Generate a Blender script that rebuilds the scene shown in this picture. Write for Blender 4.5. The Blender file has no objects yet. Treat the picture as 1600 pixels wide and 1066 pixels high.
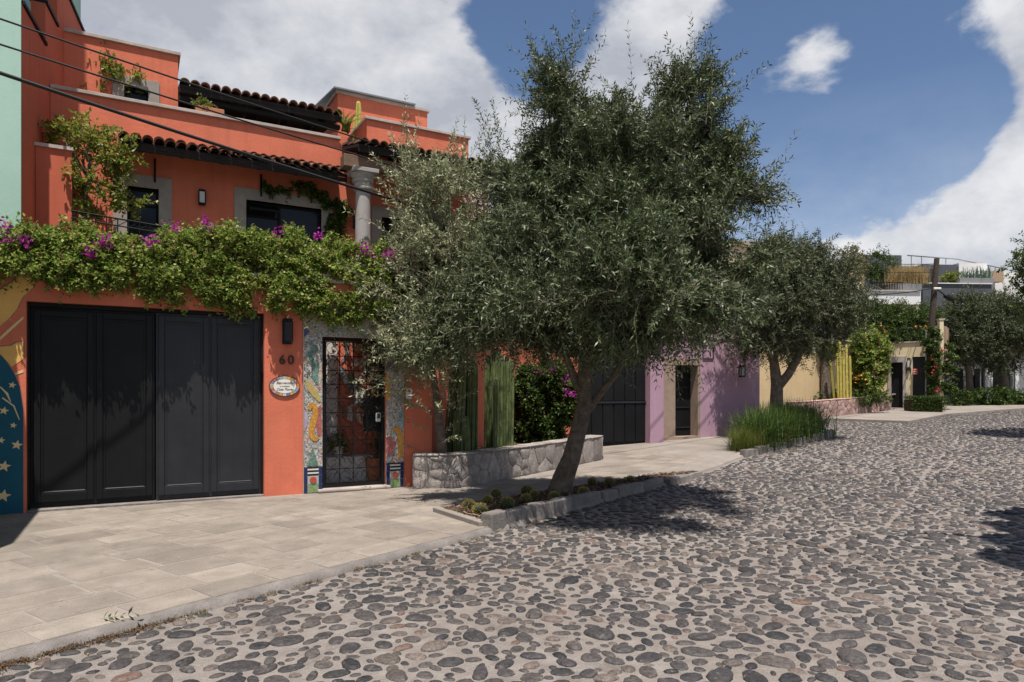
import bpy, bmesh, math, random
import numpy as np
from mathutils import Matrix, Vector, noise as mnoise
R = math.radians
rng = np.random.default_rng(7); random.seed(7)
S = bpy.context.scene
C = S.collection

# ------------------------------------------------------------------ camera, sky, sun, exposure
EYE = 1.6                                   # eye height above the cobbles, standing in the street
TH = R(61.09)                               # heading: 61 deg from the long front of the orange house (world X)
FW = (math.cos(TH), math.sin(TH)); RT = (math.sin(TH), -math.cos(TH))
FPX, CX, HY = 1067.0, 800.0, 614.0          # 24 mm lens, horizon row of the photograph
cam = bpy.data.cameras.new('camera'); co = bpy.data.objects.new('camera', cam); C.objects.link(co)
cam.sensor_width = 36; cam.lens = 24.0; cam.clip_end = 3000
cam.shift_y = (HY - 533.0) / 1600.0
co.location = (0, 0, EYE); co.rotation_euler = (R(90), 0, TH - R(90))
S.camera = co
LX, LY = 0.12, 0.31                         # sunlight travels (LX, LY, -1)
sun_az = math.atan2(-LX, -LY); sun_el = math.atan2(1, math.hypot(LX, LY))
W = bpy.data.worlds.new('World'); S.world = W; W.use_nodes = True
nt = W.node_tree; nt.nodes.clear()
def wn(t, **k):
    n = nt.nodes.new(t)
    for a, b in k.items(): setattr(n, a, b)
    return n
sky = wn('ShaderNodeTexSky', sky_type='NISHITA', sun_disc=False, sun_elevation=sun_el, sun_rotation=sun_az % (2*math.pi), air_density=1.0, dust_density=0.6, ozone_density=2.0, altitude=1900)
tc = wn('ShaderNodeTexCoord'); sep = wn('ShaderNodeSeparateXYZ'); nt.links.new(tc.outputs['Generated'], sep.inputs[0])
def wm(op, a, b=None, c=None, clamp=False):
    n = wn('ShaderNodeMath', operation=op, use_clamp=clamp)
    for i, v in enumerate((a, b, c)):
        if v is None: continue
        if isinstance(v, (int, float)): n.inputs[i].default_value = v
        else: nt.links.new(v, n.inputs[i])
    return n.outputs[0]
zc = wm('ADD', wm('MULTIPLY', wm('MAXIMUM', sep.outputs[2], 0.0), .55), 0.55)
cmb = wn('ShaderNodeCombineXYZ')
nt.links.new(wm('DIVIDE', sep.outputs[0], zc), cmb.inputs[0]); nt.links.new(wm('DIVIDE', sep.outputs[1], zc), cmb.inputs[1]); nt.links.new(wm('MULTIPLY', sep.outputs[2], 1.6), cmb.inputs[2])
CLOUD_OFF = (3.1, 1.7, 0.4)
mp = wn('ShaderNodeMapping'); mp.inputs['Location'].default_value = CLOUD_OFF; nt.links.new(cmb.outputs[0], mp.inputs[0])
n1 = wn('ShaderNodeTexNoise'); n1.inputs['Scale'].default_value = 2.6; n1.inputs['Detail'].default_value = 12; n1.inputs['Roughness'].default_value = 0.58; n1.inputs['Distortion'].default_value = 0.15
nt.links.new(mp.outputs[0], n1.inputs['Vector'])
n2 = wn('ShaderNodeTexNoise'); n2.inputs['Scale'].default_value = 4.0; n2.inputs['Detail'].default_value = 7; n2.inputs['Roughness'].default_value = 0.6
nt.links.new(mp.outputs[0], n2.inputs['Vector'])
def cloud_bank(vec, lo, hi, amt):           # a bank of cloud standing in that direction
    d = Vector(vec).normalized(); dp = wn('ShaderNodeVectorMath', operation='DOT_PRODUCT')
    nt.links.new(tc.outputs['Generated'], dp.inputs[0]); dp.inputs[1].default_value = d
    mr = wn('ShaderNodeMapRange', interpolation_type='SMOOTHSTEP'); nt.links.new(dp.outputs['Value'], mr.inputs[0])
    mr.inputs[1].default_value = lo; mr.inputs[2].default_value = hi; mr.inputs[3].default_value = 0; mr.inputs[4].default_value = amt
    return mr.outputs[0]
def ray(px, py):
    a = (px-CX)/FPX; b = (HY-py)/FPX
    return (FW[0]+RT[0]*a, FW[1]+RT[1]*a, b)
banks = [cloud_bank(ray(520, 80), .90, .985, .21), cloud_bank(ray(1560, 190), .957, .990, .38), cloud_bank(ray(1090, 50), .976, .997, .46), cloud_bank(ray(1290, 150), .972, .994, -.50), cloud_bank(ray(890, 20), .988, .999, -.30),
         cloud_bank((-.6, -.5, .5), .80, .99, .2), cloud_bank((.7, -.7, .5), .82, .99, .2), cloud_bank((-.9, .4, .5), .85, .99, .2)]
acc = n1.outputs[0]
for b in banks: acc = wm('ADD', acc, b)
mask = wn('ShaderNodeMapRange', interpolation_type='SMOOTHSTEP'); nt.links.new(acc, mask.inputs[0])
mask.inputs[1].default_value = 0.57; mask.inputs[2].default_value = 0.68
cr = wn('ShaderNodeValToRGB'); nt.links.new(n2.outputs[0], cr.inputs[0])
cr.color_ramp.elements[0].position = .36; cr.color_ramp.elements[0].color = (3.9, 4.1, 4.6, 1)
cr.color_ramp.elements[1].position = .64; cr.color_ramp.elements[1].color = (7.2, 7.2, 7.3, 1)
skyc = wn('ShaderNodeMix', data_type='RGBA', blend_type='MULTIPLY'); skyc.inputs[0].default_value = 1
nt.links.new(sky.outputs[0], skyc.inputs[6]); skyc.inputs[7].default_value = (1.0, 1.0, 1.0, 1)
hz = wn('ShaderNodeMapRange'); nt.links.new(sep.outputs[2], hz.inputs[0]); hz.inputs[1].default_value = .05; hz.inputs[2].default_value = .38; hz.inputs[3].default_value = .55; hz.inputs[4].default_value = 0
thin = wm('MULTIPLY', hz.outputs[0], wm('MULTIPLY', n2.outputs[0], 1.5))
mfac = wm('MAXIMUM', wm('MULTIPLY', mask.outputs[0], .93), thin, clamp=True)
mx = wn('ShaderNodeMix', data_type='RGBA'); nt.links.new(mfac, mx.inputs[0]); nt.links.new(skyc.outputs[2], mx.inputs[6]); nt.links.new(cr.outputs[0], mx.inputs[7])
bg = wn('ShaderNodeBackground'); bg.inputs['Strength'].default_value = 0.085
out = wn('ShaderNodeOutputWorld'); nt.links.new(mx.outputs[2], bg.inputs[0]); nt.links.new(bg.outputs[0], out.inputs[0])
sl = bpy.data.lights.new('sun', 'SUN'); sl.energy = 5.0; sl.angle = R(.53); sl.color = (1, .945, .87)
so = bpy.data.objects.new('sun', sl); C.objects.link(so); so.location = (0, 0, 30)
so.rotation_euler = Vector((LX, LY, -1)).to_track_quat('-Z', 'Y').to_euler()
S.view_settings.view_transform = 'Standard'; S.view_settings.look = 'None'; S.view_settings.gamma = 1
S.view_settings.exposure = 0.5
try: S.view_settings.use_curve_mapping = False
except Exception: pass
S.cycles.max_bounces = 6; S.cycles.diffuse_bounces = 3; S.cycles.glossy_bounces = 3; S.cycles.transmission_bounces = 4; S.cycles.transparent_max_bounces = 6
S.cycles.sample_clamp_indirect = 6

# ------------------------------------------------------------------ measured places
U = (math.cos(R(25)), math.sin(R(25))); NN = (-math.sin(R(25)), math.cos(R(25)))   # street direction and its left normal
def rise(x, y):                             # the street climbs gently away from the camera
    s = x*U[0] + y*U[1]
    return max(0.0, min(s, 70) - 14)*0.034
def ST(s, t): return (U[0]*s + NN[0]*t, U[1]*s + NN[1]*t)
def at(px, d):                              # ground position seen in column px at distance d
    r = (px-CX)/FPX*d
    return (FW[0]*d + RT[0]*r, FW[1]*d + RT[1]*r)
def zat(py, d): return EYE - (py-HY)*d/FPX
def pt(px, py, d): x, y = at(px, d); return (x, y, zat(py, d))
def onY(px, py, Y):                         # point of a wall standing at world Y
    k = (px-CX)/FPX; d = Y/(FW[1]+RT[1]*k); x, _ = at(px, d)
    return x, zat(py, d)

# ------------------------------------------------------------------ object helpers
def thing(name, label, cat, loc=(0, 0, 0), group=None):
    o = bpy.data.objects.new(name, None); C.objects.link(o); o.location = loc; o.empty_display_size = .1
    o['label'] = label; o['category'] = cat
    if group: o['group'] = group
    return o
def wmat(o):
    return o.matrix_basis.copy() if o.parent is None else wmat(o.parent) @ o.matrix_parent_inverse @ o.matrix_basis
def adopt(o, parent):
    if parent is not None:
        o.parent = parent; o.matrix_parent_inverse = wmat(parent).inverted()
def tag(o, label=None, cat=None, group=None, kind=None):
    if label: o['label'] = label
    if cat: o['category'] = cat
    if group: o['group'] = group
    if kind: o['kind'] = kind
    return o
class MB:
    def __init__(s, tf=None): s.v = []; s.f = []; s.tf = tf; s.sm = False
    def add(s, vs, fs):
        b = len(s.v)
        s.v += [s.tf(*p) if s.tf else tuple(p) for p in vs]; s.f += [tuple(i+b for i in f) for f in fs]; return s
    def box(s, x0, x1, y0, y1, z0, z1):
        return s.add([(x0,y0,z0),(x1,y0,z0),(x1,y1,z0),(x0,y1,z0),(x0,y0,z1),(x1,y0,z1),(x1,y1,z1),(x0,y1,z1)],
                     [(0,3,2,1),(4,5,6,7),(0,1,5,4),(1,2,6,5),(2,3,7,6),(3,0,4,7)])
    def prism(s, poly, z0, z1):             # footprint polygon (counter-clockwise) extruded upwards
        n = len(poly); v = [(p[0], p[1], z0) for p in poly] + [(p[0], p[1], z1) for p in poly]
        return s.add(v, [tuple(range(n-1,-1,-1)), tuple(range(n,2*n))] + [(i,(i+1)%n,(i+1)%n+n,i+n) for i in range(n)])
    def plate(s, poly, y0, y1):             # outline in the x-z plane, front at y0
        n = len(poly)
        a = sum(poly[i][0]*poly[(i+1)%n][1]-poly[(i+1)%n][0]*poly[i][1] for i in range(n))
        if a < 0: poly = poly[::-1]
        v = [(p[0], y0, p[1]) for p in poly] + [(p[0], y1, p[1]) for p in poly]
        return s.add(v, [tuple(range(n)), tuple(range(2*n-1,n-1,-1))] + [(i,i+n,(i+1)%n+n,(i+1)%n) for i in range(n)])
    def tube(s, pts, rad, n=8, cap=True):
        pts = [Vector(p) for p in pts]; m = len(pts)
        if not hasattr(rad, '__len__'): rad = [rad]*m
        vs = []; ref = Vector((0.31, 0.17, 0.93))
        for i, p in enumerate(pts):
            t = (pts[min(i+1,m-1)] - pts[max(i-1,0)]).normalized()
            if abs(t.dot(ref)) > .97: ref = Vector((1, .2, 0)).normalized()
            a = t.cross(ref).normalized(); b = t.cross(a)
            for k in range(n):
                w = 2*math.pi*k/n; vs.append(tuple(p + (a*math.cos(w) + b*math.sin(w))*rad[i]))
        fs = [(i*n+k, i*n+(k+1)%n, (i+1)*n+(k+1)%n, (i+1)*n+k) for i in range(m-1) for k in range(n)]
        if cap: fs += [tuple(range(n-1,-1,-1)), tuple(range((m-1)*n, m*n))]
        return s.add(vs, fs)
    def lathe(s, c, prof, n=20, ribs=0, depth=0.0, close=True):   # prof: (radius, z) from bottom up
        vs = []
        for r, z in prof:
            for k in range(n):
                w = 2*math.pi*k/n; q = r*(1 - depth*(k % 2)) if ribs else r
                vs.append((c[0]+q*math.cos(w), c[1]+q*math.sin(w), c[2]+z))
        m = len(prof)
        fs = [(i*n+k, i*n+(k+1)%n, (i+1)*n+(k+1)%n, (i+1)*n+k) for i in range(m-1) for k in range(n)]
        if close: fs += [tuple(range(n-1,-1,-1)), tuple(range((m-1)*n, m*n))]
        return s.add(vs, fs)
    def mesh(s, name, m=None, smooth=False):
        me = bpy.data.meshes.new(name); me.from_pydata(s.v, [], s.f); me.update()
        if smooth or s.sm: me.polygons.foreach_set('use_smooth', [True]*len(me.polygons))
        if (smooth or s.sm) and len(me.polygons) < 5000: me.set_sharp_from_angle(angle=R(48))
        if m: me.materials.append(M[m] if isinstance(m, str) else m)
        return me
    def obj(s, name, m, parent=None, smooth=False, bevel=0):
        o = bpy.data.objects.new(name, s.mesh(name, m, smooth)); C.objects.link(o); adopt(o, parent)
        if bevel:
            b = o.modifiers.new('bevel', 'BEVEL'); b.width = bevel; b.segments = 2; b.limit_method = 'ANGLE'
        return o
def link(name, me, parent=None, mw=None):
    o = bpy.data.objects.new(name, me); C.objects.link(o)
    if mw is not None: o.matrix_basis = mw
    if parent is not None:
        o.parent = parent; o.matrix_parent_inverse = wmat(parent).inverted()
    return o
def copy_tree(o, parent=None):
    c = o.copy(); C.objects.link(c)
    if parent is not None: c.parent = parent; c.matrix_parent_inverse = o.matrix_parent_inverse.copy()
    for ch in list(o.children): copy_tree(ch, c)
    return c
def frame(ox, oy, ang):                     # local x along a wall, local y into it
    c, s_ = math.cos(R(ang)), math.sin(R(ang))
    return lambda x, y, z: (ox + c*x - s_*y, oy + s_*x + c*y, z)
def wall_cells(mb, x0, x1, y0, y1, z0, z1, holes):
    xs = sorted({x0, x1, *[h[0] for h in holes], *[h[1] for h in holes]}); xs = [x for x in xs if x0 <= x <= x1]
    for a, b in zip(xs, xs[1:]):
        m = (a+b)/2; hs = sorted([(h[2], h[3]) for h in holes if h[0] < m < h[1]]); z = z0
        for c, d in hs:
            if c > z: mb.box(a, b, y0, y1, z, c)
            z = max(z, d)
        if z < z1: mb.box(a, b, y0, y1, z, z1)
    return mb
def np_mesh(name, V, k, m=None, smooth=False):   # V: (n*k, 3) separate k-gons
    n = len(V)//k; me = bpy.data.meshes.new(name)
    me.vertices.add(n*k); me.vertices.foreach_set('co', np.ascontiguousarray(V, dtype=np.float32).ravel())
    me.loops.add(n*k); me.loops.foreach_set('vertex_index', np.arange(n*k, dtype=np.int32))
    me.polygons.add(n); me.polygons.foreach_set('loop_start', np.arange(0, n*k, k, dtype=np.int32))
    me.polygons.foreach_set('loop_total', np.full(n, k, dtype=np.int32))
    if smooth: me.polygons.foreach_set('use_smooth', [True]*n)
    me.update(calc_edges=True)
    if m: me.materials.append(M[m])
    return me
def np_indexed(name, V, Fq, m=None, smooth=False):
    me = bpy.data.meshes.new(name); k = Fq.shape[1]; n = len(Fq)
    me.vertices.add(len(V)); me.vertices.foreach_set('co', np.ascontiguousarray(V, dtype=np.float32).ravel())
    me.loops.add(n*k); me.loops.foreach_set('vertex_index', np.ascontiguousarray(Fq, dtype=np.int32).ravel())
    me.polygons.add(n); me.polygons.foreach_set('loop_start', np.arange(0, n*k, k, dtype=np.int32))
    me.polygons.foreach_set('loop_total', np.full(n, k, dtype=np.int32))
    if smooth: me.polygons.foreach_set('use_smooth', [True]*n)
    me.update(calc_edges=True)
    if m: me.materials.append(M[m])
    return me
def text_mesh(name, txt, size, m, parent, origin, depth=.004, shear=0, ux=(1, 0)):
    cu = bpy.data.curves.new(name, 'FONT'); cu.body = txt; cu.size = size; cu.extrude = depth; cu.shear = shear; cu.align_x = 'CENTER'; cu.align_y = 'CENTER'
    o = bpy.data.objects.new(name, cu); C.objects.link(o)
    dg = bpy.context.evaluated_depsgraph_get(); me = bpy.data.meshes.new_from_object(o.evaluated_get(dg))
    bpy.data.objects.remove(o); me.name = name; me.materials.clear(); me.materials.append(M[m])
    mw = Matrix.Translation(origin) @ Matrix.Rotation(math.atan2(ux[1], ux[0]), 4, 'Z') @ Matrix.Rotation(R(90), 4, 'X')
    me.transform(mw)
    o = bpy.data.objects.new(name, me); C.objects.link(o); adopt(o, parent); return o

# ------------------------------------------------------------------ materials
M = {}
def nodes(name):
    m = bpy.data.materials.new(name); m.use_nodes = True; t = m.node_tree
    p = t.nodes['Principled BSDF']; M[name] = m
    return m, t, p
def N(t, ty, **k):
    n = t.nodes.new(ty)
    for a, b in k.items():
        if a.startswith('i_'): n.inputs[a[2:].replace('_', ' ')].default_value = b
        else: setattr(n, a, b)
    return n
def c4(c, k=1.0): return (c[0]*k, c[1]*k, c[2]*k, 1)
def surf(name, col, rough=.8, var=.12, scale=3.0, bump=.15, bscale=45, second=None, samt=.5, sscale=.9, spec=.3, metal=0, streak=0, bdist=.01, island=0, fine=.06, stain=None):
    m, t, p = nodes(name); L = t.links.new
    g = N(t, 'ShaderNodeNewGeometry')
    n = N(t, 'ShaderNodeTexNoise', i_Scale=scale, i_Detail=8, i_Roughness=.62); L(g.outputs['Position'], n.inputs['Vector'])
    r = N(t, 'ShaderNodeValToRGB'); r.color_ramp.elements[0].position = .3; r.color_ramp.elements[1].position = .7
    r.color_ramp.elements[0].color = c4(col, 1-var); r.color_ramp.elements[1].color = c4(col, 1+var); L(n.outputs[0], r.inputs[0])
    c = r.outputs[0]
    def mixin(fac, color, blend='MIX'):
        nonlocal c
        x = N(t, 'ShaderNodeMix', data_type='RGBA', blend_type=blend)
        if isinstance(fac, float): x.inputs[0].default_value = fac
        else: L(fac, x.inputs[0])
        L(c, x.inputs[6])
        if isinstance(color, tuple): x.inputs[7].default_value = color
        else: L(color, x.inputs[7])
        c = x.outputs[2]
    if second:
        n2 = N(t, 'ShaderNodeTexNoise', i_Scale=sscale, i_Detail=6, i_Roughness=.6, i_Distortion=.4); L(g.outputs['Position'], n2.inputs['Vector'])
        mr = N(t, 'ShaderNodeMapRange'); L(n2.outputs[0], mr.inputs[0]); mr.inputs[1].default_value = .45; mr.inputs[2].default_value = .68; mr.inputs[4].default_value = samt
        mixin(mr.outputs[0], c4(second))
    if stain:
        n4 = N(t, 'ShaderNodeTexNoise', i_Scale=stain[1], i_Detail=9, i_Roughness=.72); L(g.outputs['Position'], n4.inputs['Vector'])
        mr = N(t, 'ShaderNodeMapRange'); L(n4.outputs[0], mr.inputs[0]); mr.inputs[1].default_value = stain[2]; mr.inputs[2].default_value = stain[2]+.07; mr.inputs[4].default_value = stain[3]
        mixin(mr.outputs[0], c4(stain[0]))
    if streak:
        mpn = N(t, 'ShaderNodeMapping'); mpn.inputs['Scale'].default_value = (7, 7, .5); L(g.outputs['Position'], mpn.inputs[0])
        n3 = N(t, 'ShaderNodeTexNoise', i_Scale=1.0, i_Detail=6, i_Roughness=.65); L(mpn.outputs[0], n3.inputs['Vector'])
        mr = N(t, 'ShaderNodeMapRange'); L(n3.outputs[0], mr.inputs[0]); mr.inputs[1].default_value = .5; mr.inputs[2].default_value = .75; mr.inputs[4].default_value = streak
        mixin(mr.outputs[0], c4(col, .55))
    if fine:
        nf = N(t, 'ShaderNodeTexNoise', i_Scale=180, i_Detail=3); L(g.outputs['Position'], nf.inputs['Vector'])
        mr = N(t, 'ShaderNodeMapRange'); L(nf.outputs[0], mr.inputs[0]); mr.inputs[1].default_value = .3; mr.inputs[2].default_value = .7; mr.inputs[3].default_value = 1-fine*2; mr.inputs[4].default_value = 1+fine*2
        mixin(1.0, mr.outputs[0], 'MULTIPLY')
    if island:
        oi = N(t, 'ShaderNodeObjectInfo')
        ad = N(t, 'ShaderNodeMath', operation='ADD'); L(g.outputs['Random Per Island'], ad.inputs[0]); L(oi.outputs['Random'], ad.inputs[1])
        frc = N(t, 'ShaderNodeMath', operation='FRACT'); L(ad.outputs[0], frc.inputs[0])
        mr = N(t, 'ShaderNodeMapRange'); L(frc.outputs[0], mr.inputs[0]); mr.inputs[3].default_value = 1-island; mr.inputs[4].default_value = 1+island
        mixin(1.0, mr.outputs[0], 'MULTIPLY')
    L(c, p.inputs['Base Color'])
    p.inputs['Roughness'].default_value = rough; p.inputs['Specular IOR Level'].default_value = spec; p.inputs['Metallic'].default_value = metal
    if bump:
        nb = N(t, 'ShaderNodeTexNoise', i_Scale=bscale, i_Detail=7, i_Roughness=.65); L(g.outputs['Position'], nb.inputs['Vector'])
        b = N(t, 'ShaderNodeBump'); b.inputs['Strength'].default_value = bump; b.inputs['Distance'].default_value = bdist
        L(nb.outputs[0], b.inputs['Height']); L(b.outputs[0], p.inputs['Normal'])
    return m
def island_ramp(name, stops, rough=.6, spec=.3, trans=0, bump=0, bscale=60, nscale=0, namt=.25):
    m, t, p = nodes(name); L = t.links.new
    g = N(t, 'ShaderNodeNewGeometry'); oi = N(t, 'ShaderNodeObjectInfo')
    ad = N(t, 'ShaderNodeMath', operation='ADD'); L(g.outputs['Random Per Island'], ad.inputs[0]); L(oi.outputs['Random'], ad.inputs[1])
    frc = N(t, 'ShaderNodeMath', operation='FRACT'); L(ad.outputs[0], frc.inputs[0])
    r = N(t, 'ShaderNodeValToRGB'); e = r.color_ramp.elements
    while len(e) < len(stops): e.new(.5)
    for i, (pos, col) in enumerate(stops): e[i].position = pos; e[i].color = c4(col)
    L(frc.outputs[0], r.inputs[0]); c = r.outputs[0]
    if nscale:
        n = N(t, 'ShaderNodeTexNoise', i_Scale=nscale, i_Detail=7, i_Roughness=.7); L(g.outputs['Position'], n.inputs['Vector'])
        mr = N(t, 'ShaderNodeMapRange'); L(n.outputs[0], mr.inputs[0]); mr.inputs[1].default_value = .3; mr.inputs[2].default_value = .7; mr.inputs[3].default_value = 1-namt; mr.inputs[4].default_value = 1+namt
        x = N(t, 'ShaderNodeMix', data_type='RGBA', blend_type='MULTIPLY'); x.inputs[0].default_value = 1; L(c, x.inputs[6]); L(mr.outputs[0], x.inputs[7]); c = x.outputs[2]
    L(c, p.inputs['Base Color']); p.inputs['Roughness'].default_value = rough; p.inputs['Specular IOR Level'].default_value = spec
    if bump:
        nb = N(t, 'ShaderNodeTexNoise', i_Scale=bscale, i_Detail=6); L(g.outputs['Position'], nb.inputs['Vector'])
        b = N(t, 'ShaderNodeBump'); b.inputs['Strength'].default_value = bump; b.inputs['Distance'].default_value = .01; L(nb.outputs[0], b.inputs['Height']); L(b.outputs[0], p.inputs['Normal'])
    if trans:
        tr = N(t, 'ShaderNodeBsdfTranslucent'); L(c, tr.inputs[0]); ms = N(t, 'ShaderNodeMixShader'); ms.inputs[0].default_value = trans
        o = t.nodes['Material Output']; L(p.outputs[0], ms.inputs[1]); L(tr.outputs[0], ms.inputs[2]); L(ms.outputs[0], o.inputs[0])
    return m
def mosaic(name, palette, scale=55, grout=(.30, .28, .26)):
    m, t, p = nodes(name); L = t.links.new
    g = N(t, 'ShaderNodeNewGeometry')
    v = N(t, 'ShaderNodeTexVoronoi', i_Scale=scale); L(g.outputs['Position'], v.inputs['Vector'])
    sp = N(t, 'ShaderNodeSeparateColor'); L(v.outputs['Color'], sp.inputs[0])
    r = N(t, 'ShaderNodeValToRGB'); r.color_ramp.interpolation = 'CONSTANT'; e = r.color_ramp.elements
    while len(e) < len(palette): e.new(.5)
    for i, col in enumerate(palette): e[i].position = i/len(palette); e[i].color = c4(col)
    n = N(t, 'ShaderNodeTexNoise', i_Scale=3.2, i_Detail=2); L(g.outputs['Position'], n.inputs['Vector'])
    sh = N(t, 'ShaderNodeMath', operation='MULTIPLY_ADD'); L(n.outputs[0], sh.inputs[0]); sh.inputs[1].default_value = 2.6
    sc_ = N(t, 'ShaderNodeMath', operation='MULTIPLY'); L(sp.outputs[0], sc_.inputs[0]); sc_.inputs[1].default_value = .55; L(sc_.outputs[0], sh.inputs[2])
    fr = N(t, 'ShaderNodeMath', operation='FRACT'); L(sh.outputs[0], fr.inputs[0]); L(fr.outputs[0], r.inputs[0])
    ve = N(t, 'ShaderNodeTexVoronoi', feature='DISTANCE_TO_EDGE', i_Scale=scale); L(g.outputs['Position'], ve.inputs['Vector'])
    mr = N(t, 'ShaderNodeMapRange'); L(ve.outputs[0], mr.inputs[0]); mr.inputs[1].default_value = .03; mr.inputs[2].default_value = .09
    x = N(t, 'ShaderNodeMix', data_type='RGBA'); L(mr.outputs[0], x.inputs[0]); x.inputs[6].default_value = c4(grout); L(r.outputs[0], x.inputs[7])
    L(x.outputs[2], p.inputs['Base Color']); p.inputs['Roughness'].default_value = .35
    b = N(t, 'ShaderNodeBump'); b.inputs['Strength'].default_value = .5; b.inputs['Distance'].default_value = .004; L(mr.outputs[0], b.inputs['Height']); L(b.outputs[0], p.inputs['Normal'])
    return m

ORANGE = (.60, .166, .098)
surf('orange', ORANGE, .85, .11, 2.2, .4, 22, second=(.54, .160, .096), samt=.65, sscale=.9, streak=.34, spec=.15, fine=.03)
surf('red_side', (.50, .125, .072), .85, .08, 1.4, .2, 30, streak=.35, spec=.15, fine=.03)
surf('green_stucco', (.36, .52, .44), .85, .05, 1.2, .2, 30, streak=.12, spec=.15, fine=.03)
surf('lavender', (.40, .252, .322), .85, .06, 1.5, .2, 30, streak=.2, spec=.15, fine=.03)
surf('beige', (.56, .42, .24), .85, .07, 1.3, .2, 30, streak=.2, spec=.15, fine=.03)
surf('cream', (.62, .52, .34), .85, .07, 1.3, .2, 30, streak=.15, spec=.15)
surf('white_wall', (.66, .60, .56), .85, .06, 1.5, .15, 30, streak=.15, spec=.15)
surf('coping', (.42, .36, .32), .85, .18, 4, .35, 30, second=(.24, .2, .18), samt=.6, sscale=2.5)
surf('cantera', (.31, .275, .245), .85, .14, 5, .35, 50, second=(.22, .19, .17), samt=.5, sscale=2, spec=.2)
surf('cantera_lav', (.30, .22, .17), .85, .14, 5, .3, 40, second=(.20, .15, .12), samt=.5, sscale=2)
surf('column_stone', (.34, .312, .30), .85, .12, 7, .3, 60, second=(.30, .27, .26), samt=.4, sscale=4)
surf('steel_black', (.0065, .0066, .0075), .5, .2, 3, .04, 12, second=(.012, .012, .013), samt=.6, sscale=1.2, spec=.2, fine=.05)
surf('steel_slate_sheen', (.023, .0235, .027), .45, .2, 2.2, .05, 10, second=(.013, .0135, .016), samt=.6, sscale=1.5, spec=.3, streak=.4, fine=.05)  # slate steel; on the garage its paler tone stands for sheen
surf('iron', (.010, .0095, .0095), .6, .2, 10, .1, 60, spec=.15)
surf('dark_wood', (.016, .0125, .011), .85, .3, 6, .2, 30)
surf('beam_wood', (.16, .10, .065), .8, .25, 6, .3, 25)
surf('galvanised', (.30, .31, .32), .45, .15, 6, .05, 20, metal=.5)
surf('grey_panel', (.17, .175, .185), .4, .1, 3, 0, spec=.5)
island_ramp('roof_clay', [(0, (.060, .034, .026)), (.35, (.13, .062, .040)), (.7, (.20, .095, .058)), (1, (.10, .055, .042))], .85, .15, bump=.3, bscale=40, nscale=14, namt=.4)
surf('glass_dark', (.012, .013, .014), .12, .1, 2, 0, spec=.22, fine=0)
surf('curtain', (.30, .29, .28), .8, .1, 20, 0, fine=0)
surf('mural_teal', (.012, .085, .135), .7, .1, 2, .15, 30, spec=.2)
surf('mural_yellow', (.74, .42, .13), .7, .1, 3, .15, 30, spec=.2)
surf('mural_cream', (.70, .52, .28), .7, .06, 3, .15, 30, spec=.2)
surf('mural_line', (.16, .12, .10), .8, .1, 3, 0)
mosaic('mosaic_mixed', [(.40,.36,.32),(.45,.10,.05),(.55,.52,.48),(.50,.33,.18),(.16,.24,.34),(.62,.58,.52),(.10,.09,.10),(.45,.40,.34)], 48)
mosaic('mosaic_rust', [(.36,.15,.08),(.42,.32,.24),(.30,.24,.20),(.10,.20,.20),(.48,.40,.33),(.38,.20,.10)], 52)
mosaic('mosaic_green', [(.02,.13,.08),(.05,.22,.15),(.02,.10,.08),(.10,.28,.22)], 60)
mosaic('mosaic_teal', [(.05,.28,.28),(.10,.30,.40),(.30,.45,.45),(.04,.2,.22)], 60)
mosaic('mosaic_red', [(.36,.02,.02),(.45,.05,.04),(.28,.01,.02)], 60)
mosaic('mosaic_mauve', [(.45,.33,.46),(.38,.27,.40),(.5,.4,.5)], 60)
mosaic('mosaic_yellow', [(.62,.36,.03),(.5,.42,.05),(.42,.33,.04)], 60)
mosaic('mosaic_amber', [(.62,.27,.02),(.55,.24,.02),(.66,.32,.03),(.48,.2,.02)], 40, (.35,.2,.05))
mosaic('mosaic_blue', [(.015,.02,.08),(.03,.05,.2),(.05,.05,.12)], 60)
surf('tile_amber', (.72, .32, .025), .3, .1, 6, .05, 20, spec=.5)
surf('tile_navy', (.012, .022, .095), .2, .15, 12, .05, 20, spec=.5)
surf('tile_black', (.012, .012, .013), .25, .1, 6, 0, spec=.5)
surf('tile_white', (.62, .60, .55), .3, .08, 6, 0, spec=.5)
surf('tile_green', (.19, .27, .12), .35, .35, 30, .05, 20, spec=.5)
surf('tile_red', (.42, .07, .03), .25, .2, 20, 0, spec=.5)
surf('ceramic', (.76, .72, .64), .25, .05, 8, 0, spec=.5)
island_ramp('ceramic_rim', [(0, (.55,.10,.04)), (.3, (.62,.36,.06)), (.55, (.10,.16,.34)), (.8, (.55,.52,.47)), (1, (.42,.06,.04))], .3, .5)
surf('ink', (.02, .02, .025), .5, .1, 5, 0)
surf('bronze', (.06, .04, .028), .45, .25, 14, .1, 40, metal=.6)
surf('plastic_white', (.70, .69, .66), .4, .03, 4, 0)
surf('plastic_grey', (.35, .36, .37), .35, .05, 4, 0)
surf('glow_glass', (.55, .55, .54), .3, .05, 4, 0)
surf('terracotta', (.40, .155, .075), .8, .15, 8, .2, 40)
surf('soil', (.060, .040, .028), .95, .4, 14, .6, 60, bdist=.02)
island_ramp('mulch', [(0, (.035,.022,.015)), (.4, (.09,.055,.035)), (.75, (.16,.10,.065)), (1, (.24,.17,.12))], .9, .1)
surf('mortar_road', (.232, .204, .185), .95, .22, 7, 1.0, 38, second=(.185, .150, .130), samt=.7, sscale=.55, bdist=.02, fine=.2, stain=((.13, .105, .09), 3.0, .55, .55))
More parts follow.
